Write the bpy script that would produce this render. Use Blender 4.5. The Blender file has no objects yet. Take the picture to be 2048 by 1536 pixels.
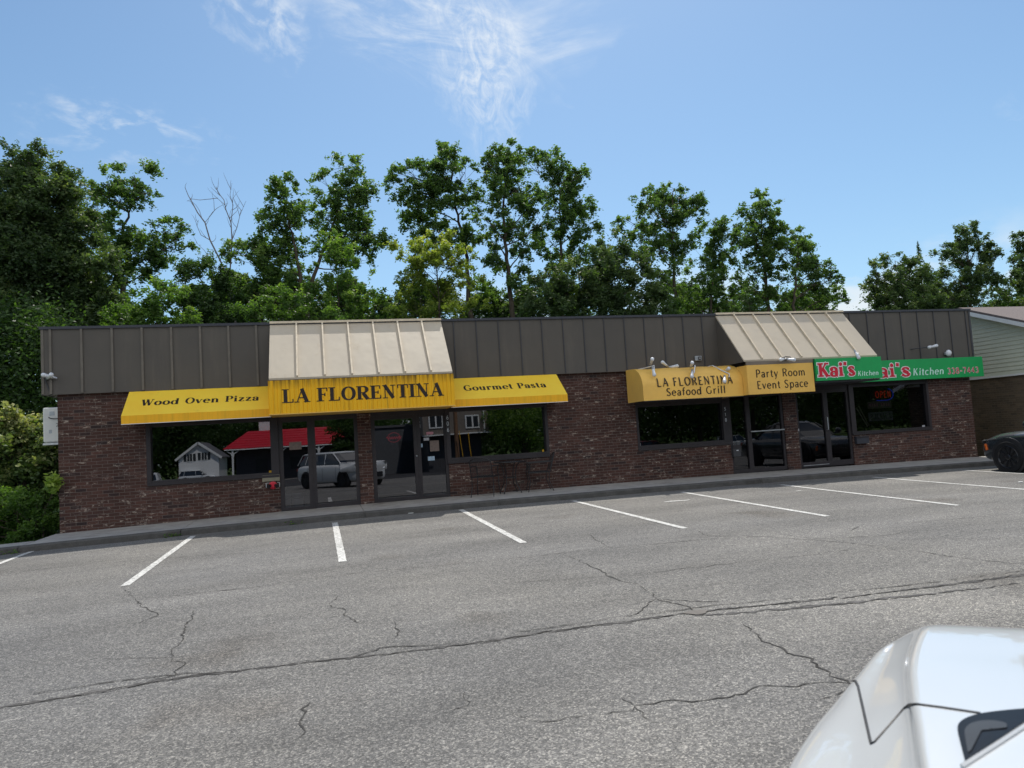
import bpy, math, random
import numpy as np
from mathutils import Vector, Matrix
from mathutils.bvhtree import BVHTree
R = math.radians
random.seed(7)
rng = np.random.default_rng(11)
sc = bpy.context.scene
COL = sc.collection

# ------------------------------------------------------------------ camera
f_px, yaw, pit, rol = 1459.4, 0.2616, 0.0697, -0.0627
CC = Vector((0, -17.034, 1.373))
FW = Vector((math.sin(yaw)*math.cos(pit), math.cos(yaw)*math.cos(pit), math.sin(pit)))
r0 = Vector((math.cos(yaw), -math.sin(yaw), 0)); u0 = r0.cross(FW)
RR = r0*math.cos(rol) + u0*math.sin(rol); UU = -r0*math.sin(rol) + u0*math.cos(rol)
cam_d = bpy.data.cameras.new('camera'); cam = bpy.data.objects.new('camera', cam_d); COL.objects.link(cam)
m = Matrix((RR, UU, -FW)).transposed().to_4x4(); m.translation = CC; cam.matrix_world = m
cam_d.lens = f_px/2048*36; cam_d.sensor_width = 36; cam_d.clip_end = 3000; cam_d.clip_start = 0.05
cam_d.dof.use_dof = True; cam_d.dof.focus_distance = 18; cam_d.dof.aperture_fstop = 5.6
sc.camera = cam
def dirp(px, py): return FW + RR*((px-1024)/f_px) - UU*((py-768)/f_px)
def W(px, py, y):                     # measured point of the photograph on the plane y = const
    d = dirp(px, py); return CC + d*((y-CC.y)/d.y)
def WX(px, py, y): return W(px, py, y).x

# ------------------------------------------------------------------ terrain heights
def gx(x):
    x = min(max(x, -16), 34)
    return 0.02-(.0013 if x < 3 else .0005)*(x-3)**2
def gl(x, y):                         # lot surface
    yy = min(max(y, -19), -1.0)
    return gx(x)-.11+.012*(yy+1.95)+.010*min(0, max(y, -62)+19)
# ------------------------------------------------------------------ materials
class NT:
    def __init__(s, name):
        s.m = bpy.data.materials.new(name); s.m.use_nodes = True
        s.t = s.m.node_tree; s.t.nodes.clear()
        s.out = s.t.nodes.new('ShaderNodeOutputMaterial')
    def n(s, kind, **kw):
        nd = s.t.nodes.new('ShaderNode'+kind)
        for k, v in kw.items():
            if k in nd.inputs.keys(): 
                nd.inputs[k].default_value = v
            else: setattr(nd, k, v)
        return nd
    def l(s, a, b): s.t.links.new(a, b)
def col4(c): return (c[0], c[1], c[2], 1)
def ramp(N, fac, stops):
    r = N.n('ValToRGB'); cr = r.color_ramp
    while len(cr.elements) < len(stops): cr.elements.new(.5)
    for e, (p, c) in zip(cr.elements, stops):
        e.position = p; e.color = col4(c) if not isinstance(c, (int, float)) else (c, c, c, 1)
    N.l(fac, r.inputs[0]); return r
def mixc(N, fac, a, b, mode='MIX'):
    x = N.n('Mix', data_type='RGBA', blend_type=mode)
    for s_, v in ((0, fac), (6, a), (7, b)):
        if isinstance(v, (int, float)): x.inputs[s_].default_value = v
        elif isinstance(v, tuple): x.inputs[s_].default_value = col4(v)
        else: N.l(v, x.inputs[s_])
    return x.outputs[2]
def pos(N):
    return N.n('NewGeometry').outputs['Position']
def noise(N, vec, scale, detail=4, rough=.6, dist=0.):
    n = N.n('TexNoise', Scale=scale, Detail=detail, Roughness=rough, Distortion=dist)
    if vec is not None: N.l(vec, n.inputs['Vector'])
    return n.outputs[0]
def vmul(N, vec, s):
    v = N.n('VectorMath', operation='MULTIPLY'); N.l(vec, v.inputs[0]); v.inputs[1].default_value = s
    return v.outputs[0]
def finish(N, color, rough=.6, spec=.4, metal=0, bump=None, bstr=.2, bdist=.01, coat=0, emis=None):
    b = N.n('BsdfPrincipled')
    if isinstance(color, tuple): b.inputs['Base Color'].default_value = col4(color)
    else: N.l(color, b.inputs['Base Color'])
    if isinstance(rough, (int, float)): b.inputs['Roughness'].default_value = rough
    else: N.l(rough, b.inputs['Roughness'])
    b.inputs['Specular IOR Level'].default_value = spec; b.inputs['Metallic'].default_value = metal
    b.inputs['Coat Weight'].default_value = coat; b.inputs['Coat Roughness'].default_value = .04
    if bump is not None:
        bp = N.n('Bump', Strength=bstr, Distance=bdist); N.l(bump, bp.inputs['Height']); N.l(bp.outputs[0], b.inputs['Normal'])
    if emis: b.inputs['Emission Color'].default_value = col4(emis[0]); b.inputs['Emission Strength'].default_value = emis[1]
    N.l(b.outputs[0], N.out.inputs[0]); return N.m
def plain(name, c, rough=.55, spec=.4, metal=0, var=.15, scale=6, coat=0, emis=None, grain=0):
    N = NT(name); p = pos(N)
    n1 = noise(N, p, scale, 5)
    r = ramp(N, n1, [(.3, tuple(x*(1-var) for x in c)), (.7, tuple(min(1, x*(1+var)) for x in c))])
    bump = noise(N, p, scale*14, 3) if grain else None
    return finish(N, r.outputs[0], rough, spec, metal, bump, grain, .004, coat, emis)

def brick_mat(name, c1, c2, dark, mortar, white=True):
    N = NT(name); p = pos(N)
    s = N.n('SeparateXYZ'); N.l(p, s.inputs[0])
    ad = N.n('Math', operation='ADD'); N.l(s.outputs[0], ad.inputs[0]); N.l(s.outputs[1], ad.inputs[1])
    cb = N.n('CombineXYZ'); N.l(ad.outputs[0], cb.inputs[0]); N.l(s.outputs[2], cb.inputs[1])
    def bt(a, b, mo, bias=0.):
        t = N.n('TexBrick', offset=.5, offset_frequency=2)
        for k, v in (('Scale', 1.), ('Mortar Size', .0045), ('Mortar Smooth', .2), ('Bias', bias), ('Brick Width', .205), ('Row Height', .0685)):
            t.inputs[k].default_value = v
        for k, v in (('Color1', a), ('Color2', b), ('Mortar', mo)): t.inputs[k].default_value = col4(v)
        N.l(cb.outputs[0], t.inputs['Vector']); return t
    t = bt((0, 0, 0), (1, 1, 1), (.5, .5, .5))
    base = ramp(N, t.outputs[0], [(0, dark), (.3, c1), (.65, c2), (1., tuple(x*.75 for x in c1))])
    grain = noise(N, p, 45, 4, .7)
    g = mixc(N, .55, base.outputs[0], ramp(N, grain, [(.3, .35), (.75, 1.3)]).outputs[0], 'MULTIPLY')
    big = noise(N, p, .8, 4)
    g = mixc(N, .6, g, ramp(N, big, [(.3, .50), (.7, 1.35)]).outputs[0], 'MULTIPLY')
    if white:   # lime-washed patches on single bricks
        t2 = bt((0, 0, 0), (1, 1, 1), (0, 0, 0))
        off = N.n('VectorMath', operation='ADD'); N.l(cb.outputs[0], off.inputs[0]); off.inputs[1].default_value = (41*.205*2, 34*.0685*2, 0)
        N.l(off.outputs[0], t2.inputs['Vector'])
        sel = ramp(N, t2.outputs[0], [(.80, 0), (.88, 1)])
        pn = ramp(N, noise(N, vmul(N, p, (1, 1, 3)), 9, 5, .75), [(.52, 0), (.6, 1)])
        fm = N.n('Math', operation='MULTIPLY'); N.l(sel.outputs[0], fm.inputs[0]); N.l(pn.outputs[0], fm.inputs[1])
        fm2 = N.n('Math', operation='MULTIPLY'); N.l(fm.outputs[0], fm2.inputs[0]); fm2.inputs[1].default_value = .8
        g = mixc(N, fm2.outputs[0], g, (.48, .40, .33))
        sm = ramp(N, noise(N, vmul(N, p, (1, 1, 3.5)), 2.6, 6, .72), [(.555, 0), (.65, .55)])
        sm2 = ramp(N, noise(N, p, 30, 3), [(.45, 0), (.6, 1)])
        fm3 = N.n('Math', operation='MULTIPLY'); N.l(sm.outputs[0], fm3.inputs[0]); N.l(sm2.outputs[0], fm3.inputs[1])
        g = mixc(N, fm3.outputs[0], g, (.42, .37, .33))
    g = mixc(N, t.outputs['Fac'], g, mortar)
    inv = N.n('Math', operation='SUBTRACT'); inv.inputs[0].default_value = 1; N.l(t.outputs['Fac'], inv.inputs[1])
    hb = mixc(N, .25, inv.outputs[0], grain)
    return finish(N, g, .85, .25, bump=hb, bstr=.7, bdist=.012)

def asphalt_mat():
    N = NT('asphalt'); p = pos(N)
    v = N.n('TexVoronoi', Scale=105.); N.l(p, v.inputs['Vector'])
    sepc = N.n('SeparateColor'); N.l(v.outputs['Color'], sepc.inputs[0])
    st = ramp(N, sepc.outputs[0], [(0, (.090, .087, .083)), (.45, (.146, .141, .134)), (.8, (.212, .203, .187)), (1, (.36, .34, .305))])
    fn = noise(N, p, 160, 3, .7)
    c = mixc(N, .8, st.outputs[0], ramp(N, fn, [(.35, .55), (.65, 1.35)]).outputs[0], 'MULTIPLY')
    g3 = noise(N, p, 22, 4, .8)
    c = mixc(N, .5, c, ramp(N, g3, [(.35, .55), (.65, 1.4)]).outputs[0], 'MULTIPLY')
    b1 = noise(N, vmul(N, p, (.35, 1.1, 1)), .9, 5, .6)
    c = mixc(N, .8, c, ramp(N, b1, [(.3, .68), (.7, 1.26)]).outputs[0], 'MULTIPLY')
    b2 = noise(N, p, .22, 4, .5)
    c = mixc(N, .9, c, ramp(N, b2, [(.3, (.82, .83, .86)), (.7, (1.12, 1.10, 1.06))]).outputs[0], 'MULTIPLY')
    # worn pale lane along the stalls
    oil = ramp(N, noise(N, p, .55, 3, .5), [(.62, (1, 1, 1)), (.74, (.74, .71, .68))])
    c = mixc(N, 1., c, oil.outputs[0], 'MULTIPLY')
    hs = mixc(N, .5, sepc.outputs[1], fn)
    return finish(N, c, .85, .3, bump=hs, bstr=.55, bdist=.006)

def concrete_mat(name, c, sc_=1.):
    N = NT(name); p = pos(N)
    n1 = noise(N, p, 3*sc_, 6, .7); n2 = noise(N, p, 60, 3, .6)
    a = ramp(N, n1, [(.3, tuple(x*.72 for x in c)), (.7, tuple(x*1.15 for x in c))])
    g = mixc(N, .6, a.outputs[0], ramp(N, n2, [(.3, .75), (.7, 1.2)]).outputs[0], 'MULTIPLY')
    st = ramp(N, noise(N, p, 1.1, 4), [(.58, (1, 1, 1)), (.7, (.6, .57, .55))])
    g = mixc(N, .8, g, st.outputs[0], 'MULTIPLY')
    return finish(N, g, .9, .2, bump=n2, bstr=.3, bdist=.005)

def streak_mat(name, c, dirt, amount=.5, xs=7., zs=.5, low=.5, rough=.55, tint=None, ztop=None):
    """painted sheet with vertical dirt streaks"""
    N = NT(name); p = pos(N)
    n1 = noise(N, vmul(N, p, (xs, xs, zs)), 1.6, 6, .7)
    n2 = noise(N, p, 1.3, 4)
    n3 = noise(N, vmul(N, p, (xs*3, xs*3, zs)), 2., 3)
    base = mixc(N, ramp(N, n2, [(.3, 0), (.7, 1)]).outputs[0], c, tint or tuple(x*.86 for x in c))
    f = N.n('Math', operation='MULTIPLY'); N.l(ramp(N, n1, [(low, 0), (low+.2, amount)]).outputs[0], f.inputs[0])
    N.l(ramp(N, n3, [(.3, .3), (.6, 1)]).outputs[0], f.inputs[1])
    g = mixc(N, f.outputs[0], base, dirt)
    if ztop:                                          # grime washed down from the top edge
        sz = N.n('SeparateXYZ'); N.l(p, sz.inputs[0]); mr = N.n('MapRange'); N.l(sz.outputs[2], mr.inputs['Value'])
        mr.inputs['From Min'].default_value = ztop-.22; mr.inputs['From Max'].default_value = ztop
        e_ = N.n('Math', operation='MULTIPLY'); N.l(mr.outputs[0], e_.inputs[0]); N.l(ramp(N, n1, [(.36, 0), (.55, .85)]).outputs[0], e_.inputs[1])
        g = mixc(N, e_.outputs[0], g, dirt)
    return finish(N, g, rough, .3, bump=noise(N, vmul(N, p, (1, 1, .6)), 2.2, 2), bstr=.35, bdist=.03)

def leaf_mat(name, ca, cb, cc, trans=.35):
    N = NT(name)
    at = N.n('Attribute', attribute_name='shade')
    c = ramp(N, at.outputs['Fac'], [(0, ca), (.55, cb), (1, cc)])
    d = N.n('BsdfPrincipled'); N.l(c.outputs[0], d.inputs['Base Color']); d.inputs['Roughness'].default_value = .5
    d.inputs['Specular IOR Level'].default_value = .35
    tl = N.n('BsdfTranslucent'); 
    tc = mixc(N, 1., c.outputs[0], (1.5, 1.7, .6), 'MULTIPLY'); N.l(tc, tl.inputs[0])
    mx = N.n('MixShader'); mx.inputs[0].default_value = trans
    N.l(d.outputs[0], mx.inputs[1]); N.l(tl.outputs[0], mx.inputs[2]); N.l(mx.outputs[0], N.out.inputs[0])
    return N.m

def glass_mat(name, tint, refl, wob=.0006):
    N = NT(name)
    tr = N.n('BsdfTransparent'); tr.inputs[0].default_value = col4(tint)
    gl_ = N.n('BsdfGlossy'); gl_.inputs['Roughness'].default_value = .0; gl_.inputs[0].default_value = (.92, .93, 1, 1)
    bp = N.n('Bump', Strength=1., Distance=wob); N.l(noise(N, pos(N), .9, 1), bp.inputs['Height']); N.l(bp.outputs[0], gl_.inputs['Normal'])
    fr = N.n('Fresnel', IOR=1.5)
    md = N.n('Math', operation='ADD', use_clamp=True); N.l(fr.outputs[0], md.inputs[0]); md.inputs[1].default_value = refl
    mx = N.n('MixShader'); N.l(md.outputs[0], mx.inputs[0]); N.l(tr.outputs[0], mx.inputs[1]); N.l(gl_.outputs[0], mx.inputs[2])
    N.l(mx.outputs[0], N.out.inputs[0]); return N.m

M = {}
M['brick'] = brick_mat('brick', (.112, .054, .043), (.080, .042, .035), (.044, .030, .030), (.165, .130, .113))
M['brick_tan'] = brick_mat('brown_brick', (.16, .115, .075), (.12, .092, .064), (.09, .07, .05), (.15, .12, .095), False)
M['asphalt'] = asphalt_mat()
M['sidewalk'] = concrete_mat('sidewalk', (.37, .355, .335))
M['curb'] = concrete_mat('curb', (.105, .10, .094), 2)
M['bronze'] = streak_mat('bronze_panel', (.108, .096, .083), (.16, .138, .115), .35, 3., .35, .52, .6, (.094, .085, .076))
M['batten_light'] = plain('batten_light', (.150, .133, .112), .55, .3)
M['batten_dark'] = plain('batten_dark', (.06, .06, .066), .5, .3)
M['coping'] = plain('coping', (.045, .047, .06), .45, .4)
M['frame'] = plain('frame', (.034, .029, .032), .5, .35)
M['cream'] = streak_mat('cream_metal', (.57, .49, .375), (.42, .32, .20), .45, 2.5, .5, .56, .5, (.51, .44, .345))
M['cream_rib'] = plain('cream_rib', (.70, .59, .44), .5, .3)
M['yellow_box'] = streak_mat('yellow_vinyl', (.92, .50, .012), (.10, .06, .012), .8, 8., .22, .53, .55, (.86, .45, .01), ztop=2.82)
M['yellow'] = streak_mat('yellow_canvas', (.98, .69, .06), (.42, .30, .06), .5, 2., .52, .60, .55, (.97, .61, .045))
M['yellow_val'] = streak_mat('yellow_valance', (.98, .50, .02), (.55, .33, .02), .5, 14., .1, .45, .6)
M['ochre'] = streak_mat('ochre_vinyl', (.93, .56, .12), (.42, .27, .10), .35, 1.6, .6, .60, .45, (.80, .48, .12))
M['tan_trim'] = plain('tan_trim', (.20, .165, .13), .6)
M['green'] = plain('green_board', (.012, .36, .095), .4, .4, var=.06)
M['red_paint'] = plain('red_paint', (.62, .02, .045), .4, var=.1)
M['white_paint'] = plain('white_paint', (.78, .78, .76), .4, var=.05)
M['mint'] = plain('mint_paint', (.55, .85, .72), .4, var=.05)
M['ink'] = plain('ink', (.022, .013, .01), .5, var=.3)
M['line'] = None
M['glass'] = glass_mat('glass', (.20, .21, .23), .115)
M['glass_dim'] = glass_mat('glass_dim', (.30, .31, .34), .04)
M['lamp'] = plain('lamp_white', (.72, .74, .78), .3, .5)
M['steel'] = plain('steel', (.45, .46, .48), .35, .5, .7)
M['black_metal'] = plain('black_metal', (.012, .012, .014), .4, .5)
M['interior'] = plain('interior', (.10, .095, .09), .8)
M['roofing'] = plain('roofing', (.12, .12, .13), .9)
M['bark'] = plain('bark', (.085, .07, .055), .9, .1, var=.4, scale=5, grain=.6)
M['deadwood'] = plain('deadwood', (.20, .18, .18), .85, .1, var=.3)
M['grass'] = plain('grass_ground', (.07, .11, .03), .95, .05, var=.5, scale=3)
def line_mat():
    N = NT('road_paint'); p = pos(N)
    n1 = noise(N, p, 28, 4, .7); n2 = noise(N, p, 3, 4)
    c = ramp(N, n1, [(.36, (.20, .195, .18)), (.49, (.56, .55, .52)), (.7, (.74, .73, .70))])
    c2 = mixc(N, .7, c.outputs[0], ramp(N, n2, [(.3, .78), (.7, 1.1)]).outputs[0], 'MULTIPLY')
    return finish(N, c2, .8, .2, bump=n1, bstr=.3, bdist=.004)
M['line'] = line_mat()
M['crack'] = plain('crack', (.070, .067, .063), .95, .1, var=.5, scale=12)
M['silt'] = plain('silt', (.105, .10, .096), .95, .1, var=.5, scale=8)
M['leaf_dark'] = leaf_mat('leaf_dark', (.028, .056, .020), (.066, .122, .032), (.14, .22, .05), .42)
M['leaf_locust'] = leaf_mat('leaf_locust', (.042, .082, .030), (.108, .180, .050), (.25, .33, .09), .5)
M['leaf_bright'] = leaf_mat('leaf_bright', (.045, .092, .020), (.125, .215, .045), (.31, .39, .09), .46)
M['leaf_yellow'] = leaf_mat('leaf_yellow', (.08, .13, .022), (.26, .31, .055), (.55, .53, .15), .45)
M['leaf_hedge'] = leaf_mat('leaf_hedge', (.035, .068, .020), (.105, .165, .045), (.42, .41, .19), .32)
M['leaf_maple'] = leaf_mat('leaf_maple', (.034, .062, .026), (.082, .130, .045), (.25, .29, .12), .40)

# ------------------------------------------------------------------ mesh builder and object helpers
class MB:
    def __init__(s): s.v = []; s.f = []
    def add(s, vs, fs):
        o = len(s.v); s.v += [tuple(v) for v in vs]; s.f += [tuple(i+o for i in f) for f in fs]; return s
    def box(s, x0, x1, y0, y1, z0, z1):
        return s.add([(x0, y0, z0), (x1, y0, z0), (x1, y1, z0), (x0, y1, z0), (x0, y0, z1), (x1, y0, z1), (x1, y1, z1), (x0, y1, z1)],
                     [(0, 3, 2, 1), (4, 5, 6, 7), (0, 1, 5, 4), (1, 2, 6, 5), (2, 3, 7, 6), (3, 0, 4, 7)])
    def bar(s, a, b, w, h=None, up=(0, 0, 1)):      # rectangular bar from a to b
        a, b = Vector(a), Vector(b); h = h or w; d = (b-a).normalized(); up = Vector(up)
        if abs(d.dot(up)) > .98: up = Vector((0, 1, 0))
        x = d.cross(up).normalized(); y = x.cross(d)
        vs = [p+x*i*w/2+y*j*h/2 for p in (a, b) for i, j in ((-1, -1), (1, -1), (1, 1), (-1, 1))]
        return s.add(vs, [(0, 1, 2, 3), (7, 6, 5, 4), (0, 4, 5, 1), (1, 5, 6, 2), (2, 6, 7, 3), (3, 7, 4, 0)])
    def tube(s, pts, rs, n=8, cap=True):
        pts = [Vector(p) for p in pts]
        if isinstance(rs, (int, float)): rs = [rs]*len(pts)
        rings = []; px = None
        for i, p in enumerate(pts):
            d = (pts[min(i+1, len(pts)-1)]-pts[max(i-1, 0)])
            d = d.normalized() if d.length > 1e-9 else Vector((0, 0, 1))
            if px is None:
                px = d.orthogonal().normalized()
            else:
                px = (px-d*px.dot(d)); px = px.normalized() if px.length > 1e-6 else d.orthogonal().normalized()
            py = d.cross(px)
            rings.append([p+(px*math.cos(2*math.pi*k/n)+py*math.sin(2*math.pi*k/n))*rs[i] for k in range(n)])
        fs = []
        for i in range(len(pts)-1):
            for k in range(n):
                fs.append((i*n+k, i*n+(k+1) % n, (i+1)*n+(k+1) % n, (i+1)*n+k))
        vs = [v for r in rings for v in r]
        if cap: fs.append(tuple(range(n))[::-1]); fs.append(tuple((len(pts)-1)*n+k for k in range(n)))
        return s.add(vs, fs)
    def lathe(s, c, axis, prof, n=16):              # prof: (radius, offset along axis)
        c = Vector(c); ax = Vector(axis).normalized(); x = ax.orthogonal().normalized(); y = ax.cross(x)
        vs = [c+ax*h+(x*math.cos(2*math.pi*k/n)+y*math.sin(2*math.pi*k/n))*r for r, h in prof for k in range(n)]
        fs = [(i*n+k, i*n+(k+1) % n, (i+1)*n+(k+1) % n, (i+1)*n+k) for i in range(len(prof)-1) for k in range(n)]
        fs += [tuple(range(n))[::-1], tuple((len(prof)-1)*n+k for k in range(n))]
        return s.add(vs, fs)
    def quad(s, a, b, c, d): return s.add([a, b, c, d], [(0, 1, 2, 3)])
    def prism(s, poly, z0, z1):                     # xy polygon
        n = len(poly)
        return s.add([(x, y, z0) for x, y in poly]+[(x, y, z1) for x, y in poly],
                     [tuple(range(n))[::-1], tuple(range(n, 2*n))]+[(i, (i+1) % n, n+(i+1) % n, n+i) for i in range(n)])
    def prism_x(s, poly, x0, x1):                   # yz polygon extruded along x
        n = len(poly)
        return s.add([(x0, y, z) for y, z in poly]+[(x1, y, z) for y, z in poly],
                     [tuple(range(n)), tuple(range(n, 2*n))[::-1]]+[(i, n+i, n+(i+1) % n, (i+1) % n) for i in range(n)])
ORG = {}
def mesh(name, mb, mat, parent=None, smooth=False, bevel=0, org=None, subs=0):
    o0 = Vector(org) if org is not None else (ORG[parent] if parent else Vector((0, 0, 0)))
    me = bpy.data.meshes.new(name)
    me.from_pydata([(v[0]-o0.x, v[1]-o0.y, v[2]-o0.z) for v in mb.v], [], mb.f)
    me.materials.append(M[mat] if isinstance(mat, str) else mat)
    if smooth: me.polygons.foreach_set('use_smooth', [True]*len(me.polygons))
    me.update(); me.validate()
    o = bpy.data.objects.new(name, me); COL.objects.link(o)
    if parent: o.parent = parent
    else: o.location = o0
    ORG[o] = o0
    if bevel:
        b = o.modifiers.new('b', 'BEVEL'); b.width = bevel; b.segments = 2; b.limit_method = 'ANGLE'
    if subs:
        b = o.modifiers.new('s', 'SUBSURF'); b.levels = subs; b.render_levels = subs
    return o
def tag(o, label=None, cat=None, group=None, kind=None):
    if label: o['label'] = label
    if cat: o['category'] = cat
    if group: o['group'] = group
    if kind: o['kind'] = kind
    return o
def thing(name, label, cat, loc, rz=0, group=None, world=True):
    o = bpy.data.objects.new(name, None); COL.objects.link(o); o.location = loc; o.rotation_euler = (0, 0, rz)
    o.empty_display_size = .1
    ORG[o] = Vector(loc) if world else Vector((0, 0, 0))
    return tag(o, label, cat, group)
def dup(root, loc, rz=None):
    r = root.copy(); COL.objects.link(r); r.location = loc
    if rz is not None: r.rotation_euler = (0, 0, rz)
    for ch in list(root.children):
        c = ch.copy(); COL.objects.link(c); c.parent = r
        for g in list(ch.children):
            d = g.copy(); COL.objects.link(d); d.parent = c
    return r

# ------------------------------------------------------------------ lettering
def earc(cx, cy, rx, ry, a0, a1, n=16):
    return [(cx+rx*math.cos(R(a0+(a1-a0)*i/n)), cy+ry*math.sin(R(a0+(a1-a0)*i/n))) for i in range(n+1)]
def bowl(n=0): pass
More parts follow.
